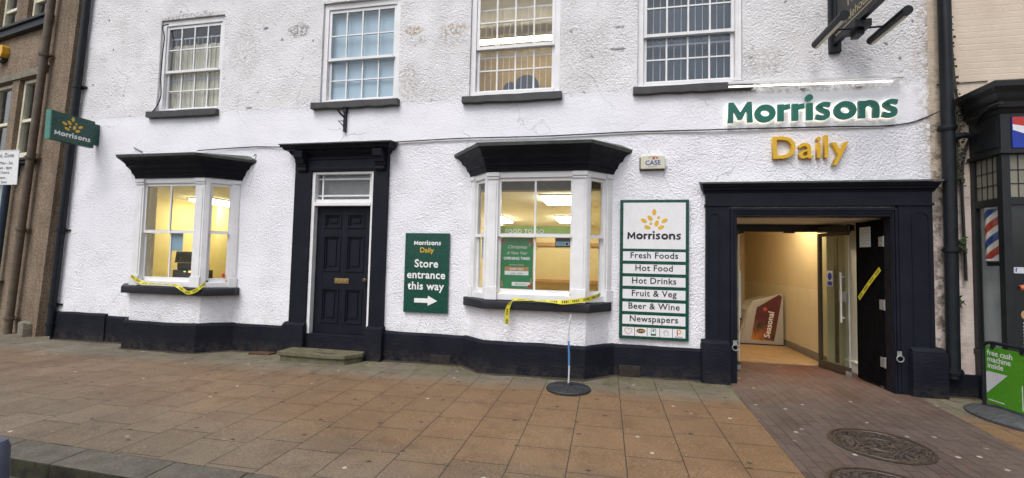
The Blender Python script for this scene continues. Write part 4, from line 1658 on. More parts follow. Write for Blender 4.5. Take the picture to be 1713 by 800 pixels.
for px0, px1, py0, py1, lab in ((908, 962, 332, 343, 'large bright ceiling panel seen highest in the middle bay window'),
                                (822, 849, 364, 373, 'small lit ceiling panel at the left of the middle bay window'),
                                (931, 964, 365, 373, 'small lit ceiling panel low at the right in the middle bay window')):
    p_, q_ = ceil(px0, (py0 + py1) / 2, 2.67), ceil(px1, (py0 + py1) / 2, 2.67)
    near, far = sorted((ceil(px0, py0, 2.67).y, ceil(px0, py1, 2.67).y))
    ceiling_light(p_.x, q_.x, near, far, 2.74, 'lamp_panel_shop', lab, G)
_p, _q = ceil(350, 342, 2.645), ceil(389, 342, 2.645)
_n, _f = sorted((ceil(370, 336, 2.645).y, ceil(370, 347, 2.645).y))
ceiling_light(_p.x, _q.x, _n, _f, 2.72, 'lamp_panel', 'bright ceiling panel in the right side light of the left bay window', G)
t = thing('strip_light', 'long lit strip lamp inside the third upstairs window', 'strip light', (-1.3, 1.6, 5.5))
MB().box(-2.45, -0.30, 1.55, 1.67, 5.60, 5.66).build('batten', 'ceiling_white', t)
MB().tube([(-2.42, 1.61, 5.565), (-0.33, 1.61, 5.565)], 0.03, 10).build('lamp_tube', 'lamp_office', t)
t = thing('corridor_light', 'warm ceiling lamp just inside the entrance corridor', 'ceiling light', (2.75, 1.75, 2.58))
MB().lathe((2.75, 1.75, 2.575), [(0.14, 0.0), (0.16, 0.03), (0.16, 0.043)], 20).build('lamp_shade', 'lamp_corridor', t)

# ------------------------------------------------------------------ signs on the front
# fascia letters
sg = thing('shop_lettering', 'raised green bold letters of the shop name on the white wall above the entrance', 'sign lettering', (2.49, -0.03, 3.40))
ents, tot = bold_word('Morrisons')
a, b = at(1215, 209), at(1499, 203)
s = (b.x - a.x) / tot
zb = 3.402
for en in ents:
    m = MB()
    put_letter(m, en, (a.x, 0, zb), X, Z, OUT, s, 0.036, 0.080)
    if en[2] == 'i':
        m.prism(arc((en[0] + 0.155) * s, 1.345 * s, 0.20 * s, 0.20 * s, 0, 360, 20)[:-1], (a.x, 0, zb), X, Z, OUT, 0.036, 0.080)
    lo_ = m.build('letter', 'letter_green', sg)
    m = MB()
    put_letter(m, en, (a.x, 0, zb), X, Z, OUT, s, 0.031, 0.033)
    m.build('back_light', 'letter_glow', lo_)
# "Daily" as separate yellow letters
dy = thing('shop_lettering', 'raised yellow letters of a short word under the green shop name', 'sign lettering', (2.48, -0.03, 2.9))
x = 2.058
xe = 2.905
o_ = []
widths = []
for ch in 'Daily':
    c = bpy.data.curves.new('txt', 'FONT')
    c.body = ch
    c.offset = 0.006
    c.extrude = 0.06
    c.resolution_u = 4
    t_ = bpy.data.objects.new('txt', c)
    COL.objects.link(t_)
    dg = bpy.context.evaluated_depsgraph_get()
    dg.update()
    me = bpy.data.meshes.new_from_object(t_.evaluated_get(dg))
    bpy.data.objects.remove(t_)
    o_.append(me)
    xsv = [q.co.x for q in me.vertices]
    widths.append((min(xsv), max(xsv)))
gap = 0.095
tot = sum(b - a for a, b in widths) + gap * 4
k = (xe - x) / tot
k = k
kz = 0.285 / 0.70
for me, (a, b) in zip(o_, widths):
    for q in me.vertices:
        q.co = Vector((x + (q.co.x - a) * k, -0.036 - q.co.z * 0.45, 2.925 + q.co.y * kz)) - ORIGIN[dy]
    me.materials.clear()
    me.materials.append(M['letter_yellow'])
    me.name = 'letter'
    ob = bpy.data.objects.new('letter', me)
    COL.objects.link(ob)
    ob.parent = dy
    x += (b - a + gap) * k

# strip lamp over the lettering
t = thing('tube_light', 'long thin lit white tube lamp fixed above the green letters', 'strip light', (2.55, -0.05, 3.9))
A, B = at(1218, 141, -0.09), at(1512, 130, -0.09)
MB().obox(A, (B - A).normalized(), Z, OUT, 0, (B - A).length, 0.0, 0.03, -0.03, 0.02).build('batten', 'white_gloss_paint', t, bevel=0.004)
A2, B2 = at(1219, 145.5, -0.10), at(1493, 136, -0.10)
MB().tube([A2, B2], 0.011, 10).build('lamp_tube', 'lamp_tube', t, smooth=True)
for px in (1262, 1345, 1440):
    p = at(px, 147 - (px - 1219) * 0.035, -0.05)
    MB().box(p.x - 0.03, p.x + 0.03, -0.05, 0.02, p.z - 0.035, p.z - 0.018).build('clip', 'white_gloss_paint', t)

# green direction board
x0, x1, z0, z1 = -2.905, -2.225, 0.78, 1.938
t = thing('direction_sign', 'dark green wall board with white arrow pointing to the store entrance', 'sign', (-2.565, -0.02, z0))
MB().box(x0, x1, -0.045, 0.02, z0, z1).build('board', 'sign_green', t, bevel=0.004)
xc = (x0 + x1) / 2
fr_ = (X, Z, OUT)
logo_word((xc + 0.01, -0.045, 1.764), *fr_, 0.42, 'ink_white', t)
txt('Daily', (xc, -0.045, 1.655), *fr_, 'ink_yellow', t, size=0.105, bold=0.012)
for i, w in enumerate(('Store', 'entrance', 'this way')):
    txt(w, (xc, -0.045, 1.44 - 0.163 * i), *fr_, 'ink_white', t, size=0.158, bold=0.022, spacing=1.06)
ar = MB()
ar.prism([(-0.18, -0.032), (0.03, -0.032), (0.03, -0.072), (0.175, 0.0), (0.03, 0.072), (0.03, 0.032), (-0.18, 0.032)], (xc + 0.01, -0.045, 0.955), *fr_, 0.0005, 0.002)
ar.build('arrow', 'ink_white', t)

# white services board
x0, x1, z0, z1 = 0.182, 1.058, 0.57, 2.412
xc = (x0 + x1) / 2
t = thing('services_sign', 'tall white wall board in a green frame listing foods beside the entrance', 'sign', (xc, -0.02, z0))
MB().box(x0, x1, -0.045, 0.02, z0, z1).build('board', 'sign_green', t, bevel=0.004)
zt = [(1.758, 2.372)] + [(1.758 - 0.167 * (i + 1) + 0.006, 1.758 - 0.167 * i - 0.038) for i in range(6)] + [(0.608, 0.722)]
for i, (za, zb_) in enumerate(zt):
    MB().box(x0 + 0.042, x1 - 0.042, -0.048, -0.044, za, zb_).build('white_panel', 'sign_white', t)
yb = -0.048
logo_word((xc, yb, 1.885), *fr_, 0.685, 'ink_black', t)
logo_leaves((xc - 0.0, yb, 2.02), *fr_, 0.056, 'ink_yellow', t)
for i, w in enumerate(('Fresh Foods', 'Hot Food', 'Hot Drinks', 'Fruit & Veg', 'Beer & Wine', 'Newspapers')):
    za, zb_ = zt[i + 1]
    txt(w, (xc, yb, za + 0.036), *fr_, 'ink_black', t, size=0.114, bold=0.014, spacing=1.08)
n5 = MB()
for i in range(1, 5):
    xx = x0 + 0.042 + (x1 - x0 - 0.084) * i / 5
    n5.box(xx - 0.003, xx + 0.003, -0.0495, -0.0475, 0.608, 0.722)
n5.build('dividers', 'ink_black', t)
cx = [x0 + 0.042 + (x1 - x0 - 0.084) * (i + 0.5) / 5 for i in range(5)]
hz = 0.668
hb = MB()
hb.ribbon(spline([(0.0, -0.045), (-0.045, 0.0), (-0.04, 0.035), (-0.012, 0.04), (0.0, 0.018), (0.02, 0.04), (0.045, 0.025), (0.03, -0.012), (0.0, -0.04)], 5), 0.008, (cx[0], yb, hz), *fr_, 0.0005, 0.002)
hb.build('heart_emblem', 'ink_pink', t)
MB().prism(arc(0, 0, 0.056, 0.030, 0, 360, 20)[:-1], (cx[1], yb, hz + 0.008), *fr_, 0.0005, 0.0015).build('oval_emblem', 'ink_black', t)
txt('ATM', (cx[1], yb, hz - 0.008), *fr_, 'ink_yellow', t, size=0.042, bold=0.02, depth=0.0025)
g_ = MB()
g_.box(cx[2] - 0.032, cx[2] + 0.032, yb - 0.0015, yb - 0.0005, hz - 0.045, hz - 0.022)
g_.box(cx[2] - 0.032, cx[2] - 0.026, yb - 0.0015, yb - 0.0005, hz - 0.02, hz + 0.045)
g_.box(cx[2] + 0.026, cx[2] + 0.032, yb - 0.0015, yb - 0.0005, hz - 0.02, hz + 0.045)
g_.box(cx[2] - 0.025, cx[2] + 0.025, yb - 0.0015, yb - 0.0005, hz + 0.039, hz + 0.045)
g_.prism(arc(0, 0, 0.012, 0.012, 0, 360, 12)[:-1], (cx[2], yb, hz + 0.018), *fr_, 0.0005, 0.0018)
g_.build('green_emblem', 'ink_green', t)
f_m = MB()
f_m.ribbon(arc(0, -0.01, 0.026, 0.03, -60, 240, 14), 0.006, (cx[3], yb, hz), *fr_, 0.0005, 0.0015)
f_m.ribbon([(-0.04, 0.0), (-0.02, 0.02), (0.0, 0.045), (0.015, 0.02), (0.035, 0.0)], 0.005, (cx[3], yb, hz), *fr_, 0.0005, 0.0019)
f_m.build('grey_emblem', 'ink_grey', t)
p_m = MB()
p_m.ribbon(arc(0.004, 0.02, 0.020, 0.022, -120, 130, 12), 0.014, (cx[4], yb, hz), *fr_, 0.0005, 0.0015)
p_m.build('letter_emblem', 'ink_yellow', t)
q_m = MB()
q_m.ribbon([(-0.02, -0.03), (-0.02, 0.042)], 0.012, (cx[4], yb, hz), *fr_, 0.0005, 0.0019)
q_m.build('letter_stem', 'ink_red', t)
txt('PayPoint', (cx[4], yb, hz - 0.056), *fr_, 'ink_black', t, size=0.028)

# projecting green sign at the left end
t = thing('projecting_sign', 'green double-sided sign sticking out from the left end of the white wall', 'sign', (-8.84, -0.4, 3.36))
px0, px1 = -8.90, -8.80
MB().box(px0, px1, -0.715, -0.085, 3.365, 3.838).build('sign_box', 'sign_green', t, bevel=0.005)
MB().box(px0 - 0.003, px1 + 0.003, -0.735, -0.7155, 3.36, 3.843).build('end_panel', 'sign_green_edge', t, bevel=0.004)
MB().box(-8.875, -8.81, -0.085, 0.02, 3.43, 3.80).build('wall_plate', 'sign_green', t, bevel=0.004)
ou = Vector((0, 1, 0))
logo_word((px1, -0.405, 3.455), ou, Z, X, 0.53, 'ink_white', t)
logo_leaves((px1, -0.42, 3.570), ou, Z, X, 0.050, 'ink_yellow', t)
logo_word((px0, -0.405, 3.455), -ou, Z, -X, 0.53, 'ink_white', t)
logo_leaves((px0, -0.42, 3.570), -ou, Z, -X, 0.050, 'ink_yellow', t)

# alarm box
t = thing('alarm_box', 'cream alarm box with dark lettering on the white wall', 'alarm box', (0.595, -0.05, 2.82))
ab = MB()
ab.prism([(-0.155, -0.085), (0.155, -0.085), (0.155, 0.085), (0.075, 0.095), (-0.075, 0.095), (-0.155, 0.085)], (0.596, 0, 2.908), *fr_, 0.012, 0.07)
ab.build('cover', 'box_cream', t, bevel=0.008)
MB().box(0.43, 0.755, -0.018, 0.02, 2.812, 2.985).build('back_box', 'ink_black', t)
txt('CASE', (0.596, -0.0705, 2.875), *fr_, 'panel_blue', t, size=0.085, bold=0.012)
txt('SECURITY', (0.596, -0.0705, 2.842), *fr_, 'ink_grey', t, size=0.030)
m = MB()
m.prism([(-0.02, 0.0), (0.0, 0.016), (0.02, 0.012), (0.012, -0.012), (-0.006, -0.016)], (0.605, -0.0705, 2.962), *fr_, 0.0005, 0.002)
m.prism([(0.035, 0.018), (0.075, 0.004), (0.035, -0.012), (0.05, 0.004)], (0.595, -0.0705, 2.962), *fr_, 0.0005, 0.002)
m.ribbon(arc(0.0, -0.012, 0.075, 0.035, 150, 40, 10), 0.004, (0.60, -0.0705, 2.962), *fr_, 0.0005, 0.002)
m.build('emblem', 'ink_red', t)

# iron bracket under the second window
t = thing('wall_bracket', 'small black iron bracket hanging under the second upstairs sill', 'bracket', (-3.985, -0.03, 3.5))
m = MB()
m.box(-4.004, -3.966, -0.045, 0.01, 3.50, 3.93)
m.box(-4.015, -3.955, -0.055, 0.01, 3.80, 3.87)
m.tube([(-3.99, -0.04, 3.72), (-4.03, -0.10, 3.77), (-4.055, -0.13, 3.82)], 0.014, 8)
m.tube([(-3.99, -0.04, 3.575), (-4.05, -0.10, 3.655), (-4.00, -0.05, 3.66)], 0.009, 8)
m.build('iron', 'black_iron', t)

# hanging sign with two trough lamps
t = thing('hanging_sign', 'black projecting pub-style sign with two trough lamps at the top right', 'sign', (2.78, -0.6, 4.2))
MB().box(2.72, 2.85, -0.05, 0.02, 4.255, 5.55).build('wall_plate', 'black_iron', t, bevel=0.006)
MB().box(2.765, 2.80, -1.75, -0.12, 4.43, 5.45).build('sign_board', 'shop_dark', t)
fm = MB()
fm.box(2.752, 2.813, -1.78, -0.052, 4.345, 4.428)
fm.box(2.752, 2.813, -1.78, -0.052, 5.452, 5.52)
fm.box(2.752, 2.813, -1.78, -1.752, 4.43, 5.45)
fm.box(2.752, 2.813, -0.118, -0.06, 4.43, 5.45)
fm.build('frame', 'black_iron', t, bevel=0.005)
gl = MB()
for xx in (2.7505, 2.8145):
    gl.box(xx - 0.001, xx + 0.001, -1.74, -0.13, 4.424, 4.434)
gl.build('gilt_line', 'ink_gold', t)
for sx, u_, n_ in ((2.765, -Y_, -X), (2.80, Y_, X)):
    txt('The', (sx, -0.50, 4.66), u_, Z, n_, 'ink_gold', t, size=0.20, bold=0.0)
    txt('Alehouse', (sx, -0.62, 4.48), u_, Z, n_, 'ink_gold', t, size=0.15, bold=0.0)
bk = MB()
bk.box(2.70, 2.865, -0.68, -0.42, 4.262, 4.343)
bk.box(2.745, 2.82, -0.62, -0.48, 4.20, 4.261)
bk.tube([(2.50, -0.55, 4.30), (3.095, -0.55, 4.30)], 0.012, 8)
bk.build('lamp_arm', 'black_iron', t)
for xx in (2.50, 3.095):
    tr = MB()
    tr.tube([(xx, -0.20, 4.30), (xx, -0.89, 4.30)], 0.050, 16)
    tro = tr.build('trough_lamp', 'black_iron', t, smooth=True)
    MB().box(xx - 0.018, xx + 0.018, -0.86, -0.23, 4.244, 4.256).build('lamp_strip', 'box_cream', tro)

# ------------------------------------------------------------------ pipes
def pipe(name, label, path, r, mat, collars, shoe=None):
    base = Vector(path[-1])
    t = thing(name, label, 'drainpipe', base)
    MB().tube(path, r, 14).build('pipe', mat, t, smooth=True)
    for p, d in collars:
        p = Vector(p)
        d = Vector(d).normalized()
        m = MB()
        m.tube([p - d * 0.035, p - d * 0.03, p + d * 0.03, p + d * 0.035], [r * 1.02, r * 1.28, r * 1.28, r * 1.02], 14)
        m.tube([p - d * 0.013, p + d * 0.013], r * 1.42, 14)
        m.build('collar', mat, t, smooth=True)
    return t


def lerp(p, q, k):
    return Vector(p) + (Vector(q) - Vector(p)) * k


_a, _b = at(146, 0, -0.07), at(83, 556, -0.07)
P1 = _b + (_b - _a) * 0.01
P0 = _a + (_a - _b) * 0.22
pd = P1 - P0
t = pipe('drainpipe', 'black drainpipe between the brown building and the white wall', [P0, P1], 0.056, 'pipe_black', [])
for zz in (4.50, 1.93, 0.62, 0.27):
    k = (P0.z - zz) / (P0.z - P1.z)
    p = lerp(P0, P1, k)
    m = MB()
    d = pd.normalized()
    m.tube([p - d * 0.03, p + d * 0.03], 0.070, 14)
    m.box(p.x - 0.12, p.x + 0.12, p.y + 0.03, p.y + 0.09, p.z - 0.016, p.z + 0.016)
    m.build('collar', 'pipe_black', t, smooth=True)
t = pipe('drainpipe', 'black drainpipe between the white wall and the cream brick building', [(3.925, -0.075, 7.5), (3.945, -0.075, 2.5), (3.935, -0.075, 0.32)], 0.064, 'pipe_black',
         [((3.935, -0.075, 3.24), (0, 0, 1)), ((3.945, -0.075, 1.80), (0, 0, 1)), ((3.935, -0.075, 0.40), (0, 0, 1))])
m = MB()
m.tube([(3.99, -0.08, 3.12), (4.10, -0.08, 3.15), (4.19, -0.07, 3.13), (4.22, -0.03, 3.06)], 0.035, 10)
m.build('branch', 'pipe_black', t, smooth=True)

# ------------------------------------------------------------------ wires on the wall
def wire(label, pts, r, mat='cable_black', name='cable', Y=-0.018, sub=5):
    p = [at(q[0], q[1], q[2] if len(q) > 2 else Y) for q in pts]
    p = [Vector(q) for q in spline([tuple(v) for v in p], sub)]
    return tag(MB().tube(p, r, 6).build(name, mat, smooth=True), label, 'cable')


wire('thick black cable sagging across the white wall under the green letters',
     [(331, 252, -.05), (420, 246), (470, 246, -.02), (560, 243, -.02), (655, 238), (760, 232), (830, 230), (905, 228), (1000, 223.5), (1062, 220.5), (1180, 217.5), (1262, 215), (1400, 212), (1475, 211), (1520, 206), (1550, 196), (1572, 186, -.03)], 0.0085)
wire('thin pale cable running just below the thick black one',
     [(655, 240), (760, 235), (905, 231), (1062, 223), (1200, 220), (1400, 214.5), (1480, 213)], 0.0055, 'cable_white')
wire('short black wire stub sticking up left of the left bay hood', [(224, 247), (230, 250.5), (238, 254)], 0.007)
wire('dark cable dropping beside the leftmost upstairs window', [(282, 41), (272, 45), (275, 62), (272, 90), (269, 130), (269, 160), (262, 178), (254, 188)], 0.0095)
wire('thin wire looping off the right end of the fourth upstairs sill', [(1215, 139), (1228, 136), (1245, 136), (1262, 140), (1300, 145), (1345, 141), (1385, 141)], 0.006)
wire('loose wire end hooked on the right of the left bay hood', [(424, 262, -.1), (428, 258, -.1), (427, 266, -.1), (418, 268, -.1)], 0.005)

# ------------------------------------------------------------------ tapes
def tape(label, pts, w=0.05, group='yellow caution tapes', dirs=None):
    p = [at(*q) for q in pts]
    k = 6
    pp = [Vector(q) for q in spline([tuple(v) for v in p], k)]
    dd = []
    dirs = dirs or [(0, 0, 1)] * len(pts)
    for i in range(len(pts) - 1):
        for j in range(k):
            dd.append(tuple(Vector(dirs[i]).lerp(Vector(dirs[i + 1]), j / k)))
    dd.append(dirs[-1])
    o = MB().strip(pp, dd, w).build('caution_tape', 'yellow_tape', thick=0.002)
    return tag(o, label, 'caution tape', group)


tape('yellow caution tape drooping over the sill of the left bay window',
     [(219, 461, -.40), (228, 468, -.42), (241, 474, -.44), (262, 475, -.44), (292, 477, -.445), (306, 485, -.45), (315, 490, -.45), (328, 486, -.45), (338, 478, -.44), (344, 474, -.36)],
     0.055, dirs=[(0.3, 0, 1), (0.3, 0, 1), (0.1, .6, .5), (0, 1, .2), (0, 1, .3), (0.5, .1, 1), (0, 0, 1), (-.6, 0, 1), (-.6, 0, 1), (-.3, 0, 1)])
tape('yellow caution tape hanging off the sill of the middle bay window',
     [(1004, 493, -.12), (992, 498, -.32), (975, 502, -.445), (945, 505.5, -.45), (925, 504.5, -.45), (890, 502.5, -.44), (862, 501, -.44), (855, 505, -.455), (850, 514, -.45), (848, 525, -.445), (848, 542, -.44)],
     0.058, dirs=[(0, 0, 1), (0, 0, 1), (0, 0.1, 1), (0, .1, 1), (0, .8, .5), (0, 1, .15), (.3, .6, .5), (1, 0, .6), (1, 0, .2), (1, 0, 0), (1, 0, 0)])
o = MB()
A, B = Vector((3.272, 0.525, 1.165)), Vector((3.325, 0.145, 1.56))
o.strip([A, A.lerp(B, .5) + Vector((-.006, 0, 0)), B], Vector((0, .55, .62)), 0.06)
tag(o.build('caution_tape', 'yellow_tape', thick=0.002), 'yellow caution tape stuck diagonally across the black gate', 'caution tape', 'yellow caution tapes')

# ------------------------------------------------------------------ notices and posters in the windows
def flat(name, label, cat, x0, x1, y, z0, z1, mat, group=None, th=0.003):
    t = thing(name, label, cat, ((x0 + x1) / 2, y, z0), group)
    MB().box(x0, x1, y, y + th, z0, z1).build('sheet', mat, t)
    return t


yg = -0.245
A, B = at(288, 390, yg), at(305, 420, yg)
t = flat('notice', 'pale blue paper notice stuck inside the left bay window', 'notice', A.x, B.x, yg, B.z, A.z, 'paper_blue')
for i in range(7):
    MB().box(A.x + 0.03, B.x - 0.03 - 0.03 * (i % 3), yg - 0.001, yg - 0.0003, A.z - 0.05 - i * 0.036, A.z - 0.044 - i * 0.036).build('print_line', 'ink_grey', t)
A, B = at(372.5, 458, -.10), at(378, 464, -.10)
t = thing('poppy_sticker', 'small red poppy sticker low in the left bay side pane', 'sticker', (A.x, -.1, B.z))
MB().prism(arc(0, 0, 0.033, 0.030, 0, 360, 12)[:-1], ((A.x + B.x) / 2, -.115, (A.z + B.z) / 2), *fr_, 0.0, 0.003).build('petals', 'ink_red', t)
A, B = at(837.5, 396, yg), at(892, 486.5, yg)
t = flat('opening_times_poster', 'green Christmas opening times poster in the middle bay window', 'poster', A.x + 0.01, B.x - 0.012, yg, B.z + 0.02, A.z - 0.01, 'poster_green')
xa, xb = A.x + 0.01, B.x - 0.012
zt_, zb_ = A.z - 0.01, B.z + 0.02
H = zt_ - zb_
xm = (xa + xb) / 2
wd = xb - xa
yy = yg
for i, w in enumerate(('Christmas', '& New Year')):
    txt(w, (xm, yy, zt_ - (0.215 + 0.115 * i) * H), X, Z, OUT, 'box_cream', t, width=wd * (0.60 if i == 0 else 0.64), shear=0.35, bold=0.006)
txt('OPENING TIMES', (xm, yy, zt_ - 0.435 * H), X, Z, OUT, 'ink_white', t, width=wd * 0.82, bold=0.03)
txt('OUR NEW HOURS', (xm, yy, zt_ - 0.55 * H), X, Z, OUT, 'box_cream', t, width=wd * 0.46, bold=0.01)
MB().box(xm - wd * .37, xm + wd * .37, yy - 0.0015, yy - 0.0003, zt_ - 0.65 * H, zt_ - 0.575 * H).build('tan_bar', 'poster_tan', t)
txt('EVERY DAY', (xm, yy, zt_ - 0.635 * H), X, Z, OUT, 'ink_white', t, width=wd * 0.42, bold=0.02, depth=0.003)
MB().box(xm - wd * .37, xm + wd * .37, yy - 0.0015, yy - 0.0003, zt_ - 0.735 * H, zt_ - 0.655 * H).build('white_bar', 'ink_white', t)
txt('6AM - 10PM', (xm, yy, zt_ - 0.72 * H), X, Z, OUT, 'ink_grey', t, width=wd * 0.36, bold=0.02, depth=0.003)
MB().box(xm - wd * .14, xm + wd * .42, yy - 0.0015, yy - 0.0003, zt_ - 0.945 * H, zt_ - 0.87 * H).build('white_label', 'ink_white', t)
txt('Morrisons', (xm + wd * .14, yy, zt_ - 0.925 * H), X, Z, OUT, 'ink_grey', t, width=wd * 0.34, bold=0.02, depth=0.003)
cr = MB()
for (px, pz, s_) in ((xa + .028, zt_ - .05, .05), (xb - .03, zt_ - .055, .05), (xb - .05, zb_ + .035, .045), (xb - .02, zb_ + .03, .03)):
    cr.prism([(px + dx * s_ * .5, pz + dz * s_ * .5) for dx, dz in ((-1, -.6), (-.1, -1), (1, -.4), (.6, .8), (-.5, 1))], (0, yy, 0), X, Z, OUT, 0.0003, 0.0017)
cr.build('red_corner', 'panel_red', t)
cr = MB()
for (px, pz, s_) in ((xa + .02, zb_ + .07, .07), (xb - .02, zb_ + .11, .06), (xb - .05, zt_ - .09, .045)):
    cr.prism([(px + dx * s_ * .4, pz + dz * s_ * .7) for dx, dz in ((-.4, -1), (.5, -.8), (.3, .4), (-.2, 1))], (0, yy, 0), X, Z, OUT, 0.0003, 0.0021)
cr.build('leaf_corner', 'poster_tan', t)
A, B = at(901, 396, yg), at(952, 415, yg)
t = flat('window_sticker', 'small black and blue sticker at the top right of the middle bay pane', 'sticker', at(929, 400, yg).x, at(954, 400, yg).x, yg, at(929, 413.5, yg).z, at(929, 398, yg).z, 'ink_black')
xa, xb, zb_ = at(930.5, 404, yg).x, at(953, 404, yg).x, at(930, 411, yg).z
MB().box(xa, xb, yg - 0.0015, yg - 0.0003, zb_, zb_ + 0.055).build('blue_field', 'paper_blue', t)
MB().box(xb - 0.05, xb - 0.02, yg - 0.003, yg - 0.0016, zb_ + .006, zb_ + .04).build('mark', 'ink_black', t)
for zz in (.014, .03, .044):
    MB().box(xa + 0.015, xb - 0.06, yg - 0.003, yg - 0.0016, zb_ + zz, zb_ + zz + .004).build('print_line', 'ink_black', t)
# FOOD TO GO hanging board inside
yf = -0.13
A, B = at(836, 378, yf), at(932, 392.5, yf)
t = flat('hanging_board', 'lime green board with pale capitals hung across the middle bay window', 'sign', A.x, at(955, 385, yf).x, yf, B.z - 0.005, A.z, 'poster_lime', th=0.008)
txt('FOOD TO GO', (at(877, 390, yf).x, yf, B.z + 0.012), X, Z, OUT, 'ink_white', t, width=0.54, bold=0.012, spacing=1.08)
A, B = at(806, 397, -.12), at(812, 432, -.12)
flat('notice', 'pale blue paper notice in the left side pane of the middle bay', 'notice', A.x - 0.01, B.x + 0.05, -.06, B.z, A.z, 'paper_blue')
# paper on the gate
t = thing('notice', 'white paper notice pinned near the top of the black gate', 'notice', (3.345, 0.3, 1.85))
h, e = Vector((3.375, 0.10, 0)), Vector((3.30, 0.60, 0))
u = (e - h).normalized()
n = Vector((u.y, -u.x, 0))
if n.x > 0:
    n = -n
MB().obox(h, u, Z, n, 0.22, 0.42, 1.84, 2.10, 0.0275, 0.030).build('sheet', 'paper_white', t)
for i in range(6):
    MB().obox(h, u, Z, n, 0.24, 0.40 - .02 * (i % 2), 2.055 - i * .034, 2.060 - i * .034, 0.0303, 0.0312).build('print_line', 'ink_grey', t)

# ------------------------------------------------------------------ things inside
t = thing('till', 'dark till screen standing behind the left bay window', 'till', (-6.5, 0.25, 1.06))
A, B = at(290, 421, .15), at(326, 462, .15)
ts = MB()
ts.prism([(A.x + 0.03, B.z + .22), (B.x, B.z + .22), (B.x, A.z), (A.x + 0.06, A.z + 0.005)], (0, 0, 0), X, Z, OUT, -0.22, -0.15)
ts.build('screen', 'till_plastic', t, bevel=0.01)
MB().prism([(A.x + 0.055, B.z + .25), (B.x - .02, B.z + .25), (B.x - .02, A.z - .03), (A.x + 0.085, A.z - .03)], (0, 0, 0), X, Z, OUT, -0.149, -0.147).build('screen_glass', 'screen_dark', t)
bd = MB()
bd.box(A.x + .03, B.x + .06, .13, .45, 1.062, B.z + .10)
bd.box(A.x + .06, B.x + .03, .18, .40, B.z + .102, B.z + .215)
bd.build('base', 'till_plastic', t, bevel=0.01)
MB().box(B.x - .10, B.x - .05, .120, .129, B.z + .06, B.z + .085).build('lamp', 'led_orange', t)
MB().box(B.x - .20, B.x - .17, .120, .129, B.z + .065, B.z + .08).build('lamp', 'led_green', t)
for k, (px, w_, top, lab) in enumerate(((853, .11, 137, 'small rounded blue-grey chair back in the third upstairs window'), (880, .19, 125, 'large rounded blue-grey chair back in the third upstairs window'))):
    c = at(px, 160, .55)
    tz = at(px, top, .55).z
    t = thing('office_chair', lab, 'chair', (c.x, .6, 3.3), 'chairs inside the third upstairs window')
    hh = tz - 3.75
    pr = [(-w_, 3.75), (w_, 3.75)] + [(w_ * math.cos(R(a)), tz - w_ * .9 + w_ * .9 * math.sin(R(a))) for a in range(0, 181, 15)]
    MB().prism(pr, (c.x, 0, 0), X, Z, OUT, -.62, -.55).build('backrest', 'chair_blue', t, bevel=0.012, smooth=True)
    MB().box(c.x - w_ * 1.1, c.x + w_ * 1.1, .64, 1.05, 3.72, 3.80).build('seat', 'chair_blue', t, bevel=0.02)
    sp = MB()
    sp.tube([(c.x, .84, 3.36), (c.x, .84, 3.72)], .03, 10)
    for a in range(0, 360, 72):
        sp.tube([(c.x, .84, 3.36), (c.x + .22 * math.cos(R(a)), .84 + .22 * math.sin(R(a)), 3.335)], .018, 8)
    sp.build('pedestal', 'till_plastic', t)

# seasonal display bin in the corridor
t = thing('display_bin', 'grey slope-fronted display bin with dark fruit picture and upright lettering in the corridor', 'display bin', (2.8, 2.9, 0.14))
yb_ = 2.80
pts = [(at(px, py, yb_).x, at(px, py, yb_).z) for px, py in ((1238, 568), (1311, 575), (1310, 495.5), (1305, 491), (1280, 499), (1259, 503), (1252, 516))]
pts[0] = (pts[0][0], 0.155)
pts[1] = (pts[1][0], 0.155)
MB().prism(pts, (0, 0, 0), X, Z, OUT, -yb_ - .03, -yb_).build('end_panel', 'bin_grey', t, bevel=0.006)
q = [(1256, 568), (1295, 571), (1308, 497), (1303.5, 493), (1266, 514.5)]
MB().prism([(at(a, b, yb_).x, at(a, b, yb_).z) for a, b in q], (0, 0, 0), X, Z, OUT, -yb_ + .0005, -yb_ + .003).build('picture', 'fruit_picture', t)
bx = pts[0][0]
body = [(bx - .04, 0.165), (pts[1][0] - .02, 0.165), (pts[2][0] - .02, pts[2][1] - .06), (pts[6][0] - .02, pts[6][1] - .03)]
MB().prism(body, (0, 0, 0), X, Z, OUT, -yb_ - 1.1, -yb_ - .031).build('body', 'bin_grey', t, bevel=0.01)
dt = MB()
for i in range(3):
    for j in range(2):
        k_ = .3 + .4 * j
        px_ = body[0][0] + (body[3][0] - body[0][0]) * k_
        pz_ = body[0][1] + (body[3][1] - body[0][1]) * k_
        dt.lathe((px_ - .002, yb_ + .2 + .3 * i, pz_), [(.035, -.02), (.035, .02)], 12)
dt.build('hole', 'ink_black', t)
MB().prism([(bx - .02, .13), (pts[1][0], .13), (pts[1][0], .156), (bx - .02, .156)], (0, 0, 0), X, Z, OUT, -yb_ - 1.12, -yb_ + .012).build('kick_strip', 'ink_black', t)
a0, a1 = at(1287, 566, yb_ - .004), at(1295, 523, yb_ - .004)
uu = (a1 - a0).normalized()
vv = Vector((-uu.z, 0, uu.x))
txt('Seasonal', a0, uu, vv, OUT, 'ink_white', t, width=(a1 - a0).length, align='LEFT', bold=0.02, depth=0.001)

